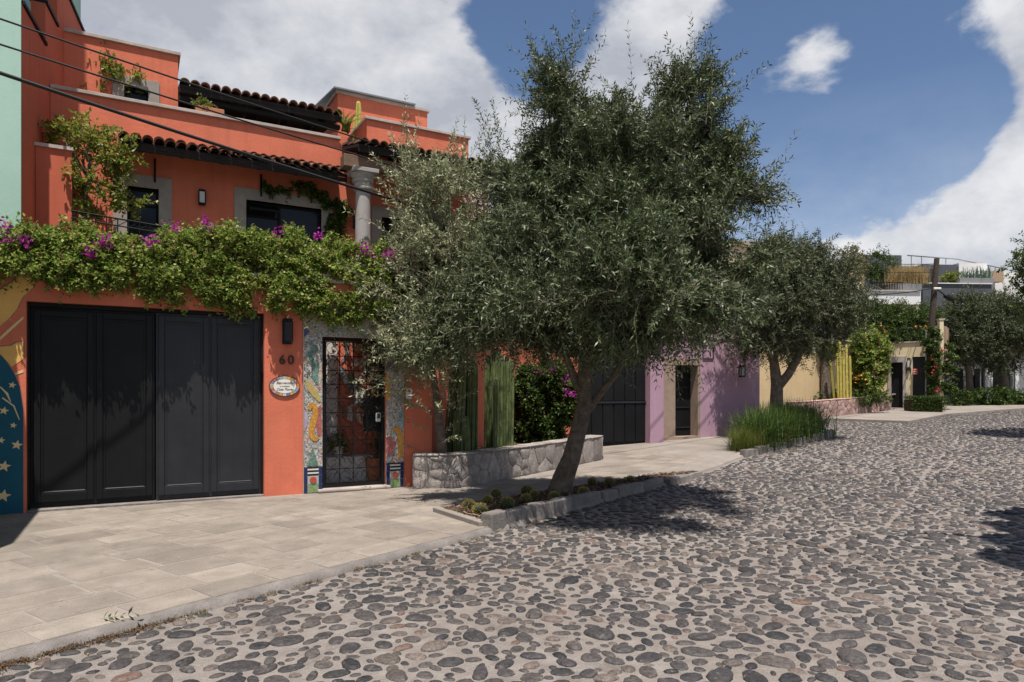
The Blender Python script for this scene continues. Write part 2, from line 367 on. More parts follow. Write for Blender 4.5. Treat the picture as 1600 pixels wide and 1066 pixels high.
cm = island_ramp('cobble', [(0, (.026,.025,.027)), (.25, (.048,.043,.042)), (.5, (.070,.061,.057)), (.7, (.038,.036,.038)), (.86, (.088,.072,.064)), (.97, (.125,.10,.086)), (1, (.12,.075,.06))], .6, .3, bump=.9, bscale=42, nscale=36, namt=.6)
def smear(m, col, sc, lo, amt):             # cement film left on the stones
    t = m.node_tree; p = t.nodes['Principled BSDF']; lk = p.inputs['Base Color'].links[0].from_socket; g = N(t, 'ShaderNodeNewGeometry')
    n = N(t, 'ShaderNodeTexNoise', i_Scale=sc, i_Detail=9, i_Roughness=.75); t.links.new(g.outputs['Position'], n.inputs['Vector'])
    mr = N(t, 'ShaderNodeMapRange'); t.links.new(n.outputs[0], mr.inputs[0]); mr.inputs[1].default_value = lo; mr.inputs[2].default_value = lo+.1; mr.inputs[4].default_value = amt
    x = N(t, 'ShaderNodeMix', data_type='RGBA'); t.links.new(mr.outputs[0], x.inputs[0]); t.links.new(lk, x.inputs[6]); x.inputs[7].default_value = c4(col); t.links.new(x.outputs[2], p.inputs['Base Color'])
smear(cm, (.20, .172, .152), 13, .56, .55)
surf('sidewalk_base', (.24, .212, .186), .95, .14, 2.2, .5, 60, second=(.19, .158, .132), samt=.7, sscale=.8, bdist=.006, fine=.1, stain=((.16, .13, .105), 3, .57, .5))
surf('paver', (.234, .200, .168), .92, .2, 3.0, .55, 55, second=(.175, .146, .122), samt=.85, sscale=1.1, bdist=.008, island=.17, fine=.11, stain=((.15, .12, .098), 3.6, .57, .6))
smear(M['paver'], (.115, .092, .075), 26, .60, .5); smear(M['paver'], (.29, .262, .236), 5, .58, .5); smear(M['paver'], (.13, .115, .102), 1.7, .57, .45); smear(M['sidewalk_base'], (.115, .092, .075), 26, .60, .5); smear(M['mortar_road'], (.10, .085, .075), 30, .60, .6)
surf('kerb_stone', (.185, .165, .152), .92, .25, 5, .7, 30, second=(.13, .115, .105), samt=.7, sscale=3, bdist=.015, island=.15, fine=.12)
surf('wall_mortar', (.24, .21, .19), .95, .2, 8, .8, 50, bdist=.01)
surf('rubble', (.29, .255, .232), .92, .30, 7, .9, 26, second=(.20, .165, .150), samt=.75, sscale=4.5, bdist=.02, island=.22, fine=.12, stain=((.07, .06, .055), 9, .62, .8))
surf('pink_rubble', (.38, .235, .20), .92, .25, 6, .7, 26, second=(.28, .20, .175), samt=.6, sscale=3.5, bdist=.015, island=.22, fine=.08)
surf('bark', (.15, .118, .092), .95, .35, 12, 1.0, 26, second=(.055, .042, .034), samt=.7, sscale=9, bdist=.03)
surf('twig', (.27, .225, .165), .9, .2, 20, 0)
surf('pole_wood', (.055, .040, .032), .9, .3, 9, .5, 20)
island_ramp('olive_leaf', [(0, (.028,.044,.015)), (.40, (.054,.080,.028)), (.70, (.090,.122,.047)), (.90, (.165,.185,.105)), (1, (.25,.265,.17))], .5, .35, .14)
island_ramp('olive_leaf_silver', [(0, (.13,.148,.068)), (.4, (.23,.250,.125)), (.75, (.35,.36,.21)), (1, (.46,.46,.32))], .5, .4, .12)
island_ramp('olive_leaf_far', [(0, (.028,.042,.016)), (.4, (.055,.074,.028)), (.8, (.090,.110,.048)), (1, (.16,.175,.10))], .5, .35, .10)
island_ramp('boug_leaf', [(0, (.070,.118,.020)), (.3, (.145,.220,.034)), (.6, (.24,.320,.060)), (.84, (.34,.39,.10)), (.94, (.36,.25,.10)), (1, (.28,.16,.09))], .5, .3, .40)
island_ramp('boug_dark', [(0, (.022,.045,.010)), (.4, (.045,.080,.016)), (.8, (.080,.120,.025)), (1, (.12,.16,.04))], .5, .2, .25)
island_ramp('boug_flower', [(0, (.30,.012,.22)), (.5, (.42,.025,.32)), (1, (.50,.06,.36))], .6, .2, .35)
island_ramp('pink_flower', [(0, (.55,.33,.42)), (1, (.66,.45,.52))], .6, .2, .3)
island_ramp('red_flower', [(0, (.40,.02,.02)), (1, (.52,.05,.05))], .6, .2, .3)
island_ramp('orange_flower', [(0, (.65,.20,.02)), (1, (.75,.32,.04))], .6, .2, .3)
island_ramp('citrus_leaf', [(0, (.075,.110,.016)), (.5, (.16,.20,.032)), (.8, (.26,.28,.05)), (1, (.32,.26,.06))], .45, .35, .4)
island_ramp('grass_green', [(0, (.022,.050,.008)), (.5, (.050,.095,.016)), (.85, (.085,.135,.025)), (1, (.16,.19,.06))], .5, .3, .25)
island_ramp('grass_yellow', [(0, (.09,.12,.02)), (.6, (.15,.18,.035)), (1, (.24,.23,.07))], .55, .3, .3)
island_ramp('grass_straw', [(0, (.30,.21,.09)), (.6, (.42,.31,.15)), (1, (.50,.40,.22))], .6, .2, .3)
island_ramp('grass_rust', [(0, (.42,.16,.07)), (.6, (.55,.25,.13)), (1, (.62,.36,.20))], .6, .2, .3)
island_ramp('weed', [(0, (.05,.075,.02)), (.5, (.14,.11,.04)), (1, (.26,.19,.09))], .8, .2, .2)
island_ramp('litter', [(0, (.45,.28,.05)), (.4, (.40,.20,.06)), (.7, (.20,.12,.06)), (1, (.50,.38,.10))], .8, .2, .1)
island_ramp('cactus', [(0, (.085,.115,.042)), (.5, (.12,.15,.060)), (1, (.15,.18,.080))], .6, .3, nscale=9, namt=.4)
island_ramp('cactus_yellow', [(0, (.27,.24,.05)), (.5, (.38,.33,.07)), (1, (.46,.39,.10))], .6, .3, nscale=7, namt=.3)
surf('barrel_skin', (.035, .045, .018), .7, .2, 20, .1, 40)
island_ramp('spines', [(0, (.34,.25,.06)), (.6, (.46,.36,.10)), (1, (.25,.17,.06))], .6, .2)
surf('agave', (.19, .25, .20), .5, .2, 6, .05, 20)
surf('cable', (.012, .012, .013), .6, .1, 5, 0)
surf('slate_wall', (.075, .080, .090), .8, .12, 1, .2, 20)
surf('slate_light', (.20, .20, .205), .8, .1, 1, .2, 20)
surf('terrace_white', (.66, .64, .62), .8, .06, 1, .1, 20)
surf('adobe', (.34, .24, .16), .85, .12, 1, .2, 20)
surf('sign_red', (.50, .05, .05), .5, .1, 4, 0)
surf('hill', (.10, .10, .06), .9, .3, .1, 0)

# ================================================================== THE GROUND
def sheet(name, m, svals, tfun, zoff):      # strip in street coordinates following the climb
    mb = MB(); rows = []
    for s_ in svals:
        row = []
        for t_, z_ in tfun(s_):
            x, y = ST(s_, t_); row.append((x, y, rise(x, y)+zoff+z_))
        rows.append(row)
    n = len(rows[0]); mb.add([p for r in rows for p in r], [(i*n+k, (i+1)*n+k, (i+1)*n+k+1, i*n+k+1) for i in range(len(rows)-1) for k in range(n-1)])
    return mb.obj(name, m, smooth=True)
g = sheet('ground', 'hill', [-400, -100, -20, 14, 70, 120, 400, 900], lambda s_: [(t_, 0) for t_ in (500, 100, 20, -20, -100, -500)], -.06); tag(g, 'bare earth reaching to the horizon', 'ground', kind='structure')
road = sheet('road', 'mortar_road', list(range(-12, 15, 2)) + [18, 24, 30, 40, 50, 60, 70], lambda s_: [(t_, 0) for t_ in (20, 12, 8, 4, 0, -4, -10, -16)], 0)
tag(road, 'river stone cobbled street set in pale mortar', 'road', kind='structure')
KERB = [(-9, 4.78), (12.6, 4.77), (13.2, 4.95), (16.2, 5.05), (22.2, 4.31), (22.6, 4.6)]
def kerb_t(s_):
    for (a, b), (c, d) in zip(KERB, KERB[1:]):
        if a <= s_ <= c: return b + (d-b)*(s_-a)/(c-a)
    return KERB[-1][1] if s_ > 0 else KERB[0][1]
def walk_profile(s_):
    w = kerb_t(s_) + .022*mnoise.noise(Vector((s_*2.3, 0, 0))) + .018*mnoise.noise(Vector((s_*9, 3, 0)))
    l = .010*mnoise.noise(Vector((s_*5, 7, 0)))
    return [(13.0, .06), (w+.30, .06), (w+.09, .055+l), (w+.03, .042+l), (w, -.02)]
sv = [-9 + .09*i for i in range(351)]
walk = sheet('sidewalk', 'sidewalk_base', sv, walk_profile, 0); tag(walk, 'pale stone sidewalk with a worn low kerb', 'sidewalk', kind='structure')
def lip(s_):
    w = kerb_t(s_) + .022*mnoise.noise(Vector((s_*2.3, 0, 0))) + .018*mnoise.noise(Vector((s_*9, 3, 0))); q = .016*mnoise.noise(Vector((s_*14, 5, 0)))
    return [(w+.085+q*2.2, .050), (w+.06+q*1.5, .0635+q*.3), (w+.012+q, .052+q*.5), (w-.016+q, .012), (w-.03, -.02)]
sheet('kerb_lip', 'kerb_stone', [-6 + .045*i for i in range(410)], lip, 0).parent = walk
# raised end of the sidewalk towards the side bay
e0 = ST(22.5, 4.6); e1 = ST(22.5, 13)
MB().prism([e0, (e0[0]+.12, e0[1]+.02), (e1[0]+.12, e1[1]+.02), e1], rise(*e0)-.1, rise(*e0)+.06).obj('sidewalk_end', 'kerb_stone', walk)

BED = [(3.55, 7.02), (3.46, 8.25), (8.30, 9.72), (9.45, 9.72)]
def inside(p, poly):
    x, y = p; r = False
    for i in range(len(poly)):
        (x0, y0), (x1, y1) = poly[i], poly[i-1]
        if (y0 > y) != (y1 > y) and x < (x1-x0)*(y-y0)/(y1-y0)+x0: r = not r
    return r
def to_cam(x, y): return (x*RT[0]+y*RT[1], x*FW[0]+y*FW[1])    # (right, forward)
# ---- sidewalk pavers, each its own slab
random.seed(3); t_ = 4.835; row = 0
while t_ < 11.6:
    dt = random.choice((.38, .42, .46)); s_ = -4.2 - random.random()*.6
    while s_ < 15.5:
        ds = random.uniform(.46, .80); cs, ct = s_+ds/2, t_+dt/2
        x, y = ST(cs, ct); r_, f_ = to_cam(x, y)
        ok = f_ > 2 and abs(r_/f_) < .95 and (y < 10.30 + .02*row if x < 3.9 else (ct < 6.95 if x < 9.6 else y < 14.2))
        if ok and (inside((x, y), BED) or any(inside(ST(s_+a*ds, t_+b*dt), BED) for a in (0, 1) for b in (0, 1))): ok = False
        if ok and ct - dt/2 < kerb_t(cs) + .03: ok = False
        if ok and cs > 13 and ct < 5.6: ok = False
        if ok:
            g_ = .011; h_ = random.uniform(.0015, .004); mb = MB()
            q = [(s_+g_, t_+g_), (s_+ds-g_, t_+g_), (s_+ds-g_, t_+dt-g_), (s_+g_, t_+dt-g_)]
            q = [(a+random.uniform(-.012, .012), b+random.uniform(-.010, .010)) for a, b in q]
            lo = [ST(*p) for p in q]; hi = [ST(cs+(p[0]-cs)*.985, ct+(p[1]-ct)*.98) for p in q]
            mb.add([(*p, .05+rise(*p)) for p in lo] + [(*p, .06+h_+rise(*p)) for p in hi], [(4,5,6,7), (0,1,5,4), (1,2,6,5), (2,3,7,6), (3,0,4,7)])
            mb.obj('paver', 'paver', walk)
        s_ += ds
    t_ += dt; row += 1

# ---- cobbles: river stones bedded in mortar
def stone_pts(n, rng_, rings):
    rad = 1 +   .24*rng_.standard_normal(n); rad = rad*.5 + (np.roll(rad, 1) + np.roll(rad, -1))*.25; rad = np.clip(rad, .68, 1.22)
    a = np.arange(n)*2*math.pi/n + rng_.uniform(-.12, .12, n)
    vs = []
    for q, h in rings: vs.append(np.stack([np.cos(a)*rad*q, np.sin(a)*rad*q, np.full(n, h)], 1))
    off = rng_.uniform(-.15, .15, 2)
    return np.concatenate(vs + [np.array([[off[0], off[1], rings[-1][1]*1.06]])])
def stone_tris(n, m):
    f = []
    for i in range(m-1):
        for k in range(n):
            a, b, c, d = i*n+k, i*n+(k+1) % n, (i+1)*n+(k+1) % n, (i+1)*n+k
            f += [(a, b, c), (a, c, d)]
    f += [((m-1)*n+k, (m-1)*n+(k+1) % n, m*n) for k in range(n)]
    return np.array(f)
cell = .14; grid = {}
stones = []
def try_stone(s_, t_, r_):
    gi, gj = int(s_//cell), int(t_//cell)
    for i in range(gi-2, gi+3):
        for j in range(gj-2, gj+3):
            for (a, b, q) in grid.get((i, j), ()):
                if (a-s_)**2 + (b-t_)**2 < ((r_+q)*.97)**2: return False
    grid.setdefault((gi, gj), []).append((s_, t_, r_)); stones.append((s_, t_, r_)); return True
LINES = ((1.25, 9),)
def in_road(s_, t_, r_):
    x, y = ST(s_, t_); r2, f2 = to_cam(x, y)
    if f2 < 2.6 or abs(r2/f2) > .92 or f2 > 40: return False
    if s_ < 22.5: return t_ + r_ < kerb_t(s_) - .02 and not (12.2 < s_ < 16 and t_ > 5.0)
    return t_ < 9.0
rs = np.random.default_rng(11)
for rad_lo, rad_hi, tries, far in ((.078, .105, 4200, 30), (.056, .078, 70000, 34), (.042, .056, 260000, 36), (.026, .040, 60000, 13)):
    k = 0
    ff = np.sqrt(rs.uniform(2.6**2, far**2, tries)); rr = rs.uniform(-.92, .92, tries)*ff; qq = rs.uniform(rad_lo, rad_hi, tries)
    xx = FW[0]*ff + RT[0]*rr; yy = FW[1]*ff + RT[1]*rr
    ss = xx*U[0] + yy*U[1]; tt = xx*NN[0] + yy*NN[1]
    for s_, t_, r_ in zip(ss.tolist(), tt.tolist(), qq.tolist()):
        if not in_road(s_, t_, r_): continue
        if any(s0 < s_ < 24 and math.sin(s_*2.1)+math.sin(s_*.9) > -.7 and abs(t_ - l - .06*math.sin(s_*.5)) < r_ - .004 for l, s0 in LINES): continue
        try_stone(s_, t_, r_)
def visible_rank(p):
    x, y = ST(p[0], p[1]); r2, f2 = to_cam(x, y); px = CX + FPX*r2/f2; py = HY + FPX*EYE/f2
    return (0 if -10 < px < 1610 and py < 1085 else 1, f2/p[2])
stones.sort(key=visible_rank)
variants = []
for i in range(14):
    v = stone_pts(11, rs, ((1.0, -.08), (.96, .30), (.86, .78), (.5, 1.0))); v[:, 2] = np.where(v[:, 2] > .1, v[:, 2], v[:, 2])
    variants.append(np_indexed('cobblestone', v, stone_tris(11, 4), 'cobble', True))
for (s_, t_, r_) in stones[:300]:
    x, y = ST(s_, t_); as_ = rs.uniform(1.0, 1.2); bs_ = rs.uniform(.58, .94)
    h = r_*rs.uniform(.17, .34)
    mw = Matrix.Translation((x, y, rise(x, y))) @ Matrix.Rotation(rs.uniform(0, 6.28), 4, 'Z') @ Matrix.Rotation(rs.uniform(-.06, .06), 4, 'X') @ Matrix.Diagonal((r_*as_, r_*bs_, h, 1))
    link('cobblestone', variants[int(rs.integers(14))], road, mw)
Vs, Fs, base = [], [], 0
F11, F8, F6 = stone_tris(9, 3), stone_tris(8, 2), stone_tris(6, 2)
lib9 = [stone_pts(9, rs, ((1.0, -.08), (.93, .55), (.72, .92))) for _ in range(40)]
lib8 = [stone_pts(8, rs, ((1.0, -.08), (.84, .85))) for _ in range(40)]
lib6 = [stone_pts(6, rs, ((1.0, -.08), (.80, .9))) for _ in range(40)]
for (s_, t_, r_) in stones[300:]:
    x, y = ST(s_, t_); r2, f2 = to_cam(x, y)
    lib, Fq = (lib9, F11) if f2 < 8 else (lib8, F8) if f2 < 13 else (lib6, F6)
    v = lib[int(rs.integers(40))].copy(); as_ = rs.uniform(1.0, 1.2); bs_ = rs.uniform(.58, .94); a = rs.uniform(0, 6.28); h = r_*rs.uniform(.17, .34)
    v = v*np.array([r_*as_, r_*bs_, h]); ca, sa = math.cos(a), math.sin(a)
    v = np.stack([v[:, 0]*ca - v[:, 1]*sa + x, v[:, 0]*sa + v[:, 1]*ca + y, v[:, 2] + rise(x, y)], 1)
    Vs.append(v); Fs.append(Fq+base); base += len(v)
cf = link('cobblestone_field', np_indexed('cobblestone_field', np.concatenate(Vs), np.concatenate(Fs), 'cobble', True), road); cf['kind'] = 'stuff'
print('stones', len(stones))

# ---- kerbed bed round the olive tree
bed = thing('tree_bed', 'wedge shaped mulch bed with rough stone kerb around the big olive tree', 'planting bed', (5.7, 8.6, 0))
MB().prism([BED[0], BED[3], BED[2], BED[1]], -.02, .105).obj('soil', 'soil', bed)
def kerb_run(parent, A, B, n, h0, h1, depth, m='kerb_stone', seed=1):
    rd = random.Random(seed); cuts = [0]
    for i in range(n): cuts.append(cuts[-1] + rd.uniform(.75, 1.3))
    Lx = math.hypot(B[0]-A[0], B[1]-A[1]); ang = math.degrees(math.atan2(B[1]-A[1], B[0]-A[0]))
    for i in range(n):
        a, b = cuts[i]/cuts[-1]*Lx, cuts[i+1]/cuts[-1]*Lx; f_ = i/max(1, n-1); h = (h0 + (h1-h0)*f_)*rd.uniform(.88, 1.1)
        px_, py_ = A[0]+(B[0]-A[0])*(a+b)/2/Lx, A[1]+(B[1]-A[1])*(a+b)/2/Lx; z = rise(px_, py_)
        o_ = rd.uniform(-.02, .02); mb = MB(frame(A[0], A[1], ang+rd.uniform(-.6, .6))); g_ = rd.uniform(.006, .016)
        j = lambda: rd.uniform(-.014, .014)
        a += g_; b -= g_; mb.add([(a+j(), o_+j(), z-.05), (b+j(), o_+j(), z-.05), (b+j(), depth, z-.05), (a+j(), depth, z-.05), (a+j(), o_+.02+j(), z+h+j()), (b+j(), o_+.02+j(), z+h+j()), (b+j(), depth+o_, z+h+j()), (a+j(), depth+o_, z+h+j())],
               [(0,3,2,1),(4,5,6,7),(0,1,5,4),(1,2,6,5),(2,3,7,6),(3,0,4,7)])
        mb.obj('kerb_stone', m, parent, bevel=.018)
kerb_run(bed, (3.55, 6.93), (9.55, 9.66), 15, .215, .10, .17)
MB(frame(3.55, 7.05, 94)).box(0, 1.2, -.02, .09, -.02, .118).obj('concrete_edging', 'sidewalk_base', bed, bevel=.01)
# mulch chips
V = []
while len(V) < 2600:
    x, y = random.uniform(3.4, 9.5), random.uniform(7, 9.8)
    if not inside((x, y), BED): continue
    a, l, w, tl = random.uniform(0, 6.28), random.uniform(.015, .05), random.uniform(.006, .016), random.uniform(-.35, .35)
    z = .108 + random.uniform(0, .02); ca, sa = math.cos(a), math.sin(a)
    V.append([(x-ca*l-sa*w, y-sa*l+ca*w, z-tl*l), (x-ca*l+sa*w, y-sa*l-ca*w, z-tl*l), (x+ca*l+sa*w, y+sa*l-ca*w, z+tl*l+.006), (x+ca*l-sa*w, y+sa*l+ca*w, z+tl*l)])
mu = link('bark_mulch', np_mesh('bark_mulch', np.array(V).reshape(-1, 3), 4, 'mulch'), bed); mu['kind'] = 'stuff'
# ---- grass bed further up the street
bed2 = thing('grass_bed', 'narrow kerbed bed of tall grasses beside the lavender driveway', 'planting bed', (16, 12.9, 0))
B2 = [(13.0, 11.72), (18.3, 13.42), (18.2, 14.3), (14.6, 13.6)]
mb = MB(); mb.prism(B2, .0, .14); mb.obj('soil', 'soil', bed2)
kerb_run(bed2, (12.55, 11.40), (18.5, 13.30), 27, .17, .21, .14, seed=5)

# ================================================================== THE ORANGE HOUSE
FY = 10.65                                  # its street front
UY = 12.40                                  # its set-back upper front
house = thing('orange_house', 'orange stucco house with black garage door, tiled eaves and roof terraces', 'house', (1.5, 12, .06))
GX0, GX1, GZ = -1.22, 1.68, 2.78
DX0, DX1, DZ = 2.53, 3.55, 2.47
wall_cells(MB(), -5.5, 4.35, FY, FY+.30, 0, 3.30, [(GX0, GX1, 0, GZ), (DX0, DX1, 0, DZ)]).obj('street_wall', 'orange', house)
MB().box(-5.5, 4.37, FY-.04, FY+.34, 3.302, 3.36).obj('wall_coping', 'coping', house, bevel=.008)
MB().box(-5.5, 2.40, FY+.302, UY, 3.10, 3.20).obj('terrace_floor', 'coping', house)
MB().box(4.36, 6.2, FY+1.1, UY, 3.10, 3.20).obj('terrace_floor', 'coping', house)
MB().box(3.25, 4.098, 11.46, 11.64, 3.06, 3.20).obj('porch_lintel', 'coping', house)
MB().box(GX0, GX1, FY+.25, FY+.29, .09, GZ-.06).obj('garage_slit_blocker', 'iron', house)  # dark sheet added behind the leaves to close the bright slit
MB().box(GX0-.3, GX1+.3, FY+.302, FY+1.6, 2.80, 3.09).obj('garage_ceiling', 'coping', house)
# garden wall turning to run behind the stone planter
gw = frame(4.36, 11.72, math.degrees(math.atan2(3.1, 6.0)))
MB(gw).box(0, 6.75, 0, .25, 0, 3.15).obj('garden_wall', 'orange', house)
MB(gw).box(-.02, 6.77, -.04, .29, 3.152, 3.21).obj('garden_wall_coping', 'coping', house)
MB().box(4.10, 4.35, FY+.302, 11.70, 0, 3.30).obj('return_wall', 'orange', house)
# upper front and its windows
W1 = (-.11, .335, 4.00, 4.88); W2 = (1.66, 2.93, 3.55, 4.90); W3 = (4.05, 5.2, 3.4, 4.9)
wall_cells(MB(), -1.12, 3.26, UY, UY+.28, 3.10, 6.20, [W1, W2]).obj('upper_wall', 'orange', house)
wall_cells(MB(), 3.262, 6.3, UY+.004, UY+.28, 3.10, 6.15, [W3]).obj('porch_wall', 'orange', house)
MB().box(-1.12, 3.28, UY-.05, UY+.32, 6.202, 6.255).obj('parapet_coping', 'coping', house, bevel=.006)
mb = MB(); mb.box(3.77, 5.85, UY, 13.55, 6.152, 6.68); mb.obj('roof_block', 'orange', house)
MB().box(3.73, 5.89, UY-.04, 13.59, 6.682, 6.735).obj('roof_block_coping', 'coping', house, bevel=.006)
mb = MB(); mb.box(3.54, 5.45, 13.60, 16.5, 6.0, 7.57); mb.obj('stair_tower', 'orange', house)
MB().box(3.50, 5.49, 13.56, 16.54, 7.572, 7.635).obj('stair_tower_coping', 'coping', house, bevel=.006)
mb = MB(frame(3.45, 13.5, 0)); mb.add([(0, 0, 7.66), (1.7, 0, 7.66), (1.7, 2.2, 7.98), (0, 2.2, 7.98), (0, 0, 7.63), (1.7, 0, 7.63), (1.7, 2.2, 7.95), (0, 2.2, 7.95)], [(0,1,2,3), (7,6,5,4), (4,5,1,0), (5,6,2,1), (6,7,3,2), (7,4,0,3)]); mb.obj('solar_panel', 'grey_panel', house)
# upper left room behind its roof terrace
UW = (-.42, .13, 6.0, 6.98)
wall_cells(MB(), -1.15, .66, 13.30, 13.60, 5.6, 7.50, [(-.16, .20, 6.1, 6.80)]).obj('studio_wall', 'orange', house)
MB().box(.40, .66, 13.602, 17, 5.6, 7.50).obj('studio_side_wall', 'orange', house)
MB().box(-1.15, .70, 13.26, 17.0, 7.502, 7.56).obj('studio_coping', 'coping', house, bevel=.006)
mb = MB(); mb.add([(-.95, 13.5, 7.60), (.55, 13.5, 7.60), (.55, 15.2, 7.86), (-.95, 15.2, 7.86), (-.95, 13.5, 7.57), (.55, 13.5, 7.57), (.55, 15.2, 7.83), (-.95, 15.2, 7.83)], [(0,1,2,3), (7,6,5,4), (4,5,1,0), (5,6,2,1), (6,7,3,2), (7,4,0,3)]); mb.obj('solar_panel', 'grey_panel', house)
MB().box(-1.1, 3.5, UY+.282, 17, 5.55, 5.65).obj('roof_terrace_floor', 'coping', house)
MB().box(.66, 3.54, 15.6, 15.8, 5.65, 7.1).obj('terrace_back_wall', 'dark_wood', house)
def window(parent, x0, x1, z0, z1, yf, band, mull=(), sill=True, hopper=None):
    w = thing('window', '', '')             # becomes a part: plain empty child
    for k in ('label', 'category'): del w[k]
    w.location = ((x0+x1)/2, yf, z0); adopt2(w, parent)
    f = MB(); yi = yf+.10
    s = MB(); s.box(x0-band, x0, yf-.025, yf+.10, z0-band*.6, z1+band); s.box(x1, x1+band, yf-.025, yf+.10, z0-band*.6, z1+band); s.box(x0, x1, yf-.025, yf+.10, z1, z1+band)
    s.obj('stone_surround', 'cantera', w)
    if sill: MB().box(x0-band*.6, x1+band*.6, yf-.09, yf+.08, z0-.07, z0).obj('sill', 'coping', w, bevel=.006)
    t = .035
    f.box(x0, x0+t, yi, yi+.05, z0, z1); f.box(x1-t, x1, yi, yi+.05, z0, z1); f.box(x0+t, x1-t, yi, yi+.05, z0, z0+t); f.box(x0+t, x1-t, yi, yi+.05, z1-t, z1)
    for m in mull:
        if m[0] == 'v': f.box(m[1]-.025, m[1]+.025, yi, yi+.05, z0+t, z1-t)
        else: f.box(m[2], m[3], yi+.004, yi+.046, m[1]-.018, m[1]+.018)
    f.obj('frame', 'iron', w)
    MB().box(x0+t, x1-t, yi+.025, yi+.031, z0+t, z1-t).obj('pane', 'glass_dark', w)
    MB().box(x0-.05, x1+.05, yi+.10, yi+.35, z0-.05, z1+.05).obj('dark_room', 'ink', w)
    return w
def adopt2(o, parent):
    o.parent = parent; o.matrix_parent_inverse = wmat(parent).inverted()
w = window(house, *W1, UY, .19, [('h', 4.32, W1[0]+.03, W1[1]-.03), ('h', 4.62, W1[0]+.03, W1[1]-.03)])
w2 = window(house, *W2, UY, .19, [('v', 2.22), ('h', 4.66, 1.69, 2.2)])
# the hopper light of the wide window stands open
mb = MB(); hx0, hx1 = 1.70, 2.19
a, b = (UY+.09, 4.87), (UY-.16, 4.72)
def slab(mb, x0, x1, th):
    n = Vector((0, -(b[1]-a[1]), b[0]-a[0])).normalized()*th
    mb.add([(x0, a[0], a[1]), (x1, a[0], a[1]), (x1, b[0], b[1]), (x0, b[0], b[1]), (x0, a[0]+n.y, a[1]+n.z), (x1, a[0]+n.y, a[1]+n.z), (x1, b[0]+n.y, b[1]+n.z), (x0, b[0]+n.y, b[1]+n.z)], [(0,1,2,3), (7,6,5,4), (0,4,5,1), (1,5,6,2), (2,6,7,3), (3,7,4,0)])
for q0, q1 in ((hx0, hx0+.03), (hx1-.03, hx1)): slab(mb, q0, q1, .03)
mb.box(hx0, hx1, b[0]-.012, b[0]+.016, b[1]-.012, b[1]+.02); mb.obj('open_hopper_frame', 'iron', w2)
mb = MB(); slab(mb, hx0+.03, hx1-.03, .006); mb.obj('open_hopper_pane', 'glass_dark', w2)
w3 = window(house, *W3, UY+.004, .19, [('v', 4.6)])
w4 = window(house, -.16, .20, 6.1, 6.80, 13.30, .17)
# ---- garage door: two leaves, each two framed panels
def gate_leaf(x0, x1, y, m):
    leaf = MB().box(x0, x1, y, y+.05, .10, GZ-.06).obj('garage_leaf', m, house)
    w_ = (x1-x0); st = .075
    for i in range(2):
        a = x0 + .03 + i*(w_-.03)/2; b_ = x0 + (i+1)*(w_-.03)/2
        f = MB(); z0, z1 = .28, GZ-.17
        f.box(a, a+st, y-.022, y-.002, z0-.12, z1+.08); f.box(b_-st, b_, y-.022, y-.002, z0-.12, z1+.08)
        f.box(a+st, b_-st, y-.022, y-.002, z1, z1+.08); f.box(a+st, b_-st, y-.022, y-.002, z0-.12, z0)
        f.obj('panel_frame', m, leaf, bevel=.006)
        f = MB(); i0, i1 = a+st+.012, b_-st-.012
        f.box(i0, i0+.018, y-.014, y-.003, z0+.02, z1-.02); f.box(i1-.018, i1, y-.014, y-.003, z0+.02, z1-.02); f.box(i0+.018, i1-.018, y-.014, y-.003, z1-.038, z1-.02)
        f.obj('panel_moulding', m, leaf)
        MB().add([(i0, y-.016, z0+.012), (i1, y-.016, z0+.012), (i1, y-.003, z0+.022), (i0, y-.003, z0+.022), (i0, y-.003, z0+.005), (i1, y-.003, z0+.005)], [(0,1,2,3), (4,5,1,0)]).obj('drip_moulding', 'steel_slate_sheen', leaf)
    return leaf
gate_leaf(GX0+.03, .242, FY+.19, 'steel_black')
gate_leaf(.258, GX1-.03, FY+.14, 'steel_slate_sheen')  # lighter look from sheen and angle is put into this leaf's colour
mb = MB(); mb.box(GX0, GX0+.028, FY+.10, FY+.29, .06, GZ); mb.box(GX1-.028, GX1, FY+.10, FY+.29, .06, GZ); mb.box(GX0+.028, GX1-.028, FY+.10, FY+.29, GZ-.055, GZ); mb.obj('garage_frame', 'iron', house)
MB().box(GX0, GX1, FY+.02, FY+.29, .062, .085).obj('garage_threshold', 'kerb_stone', house)
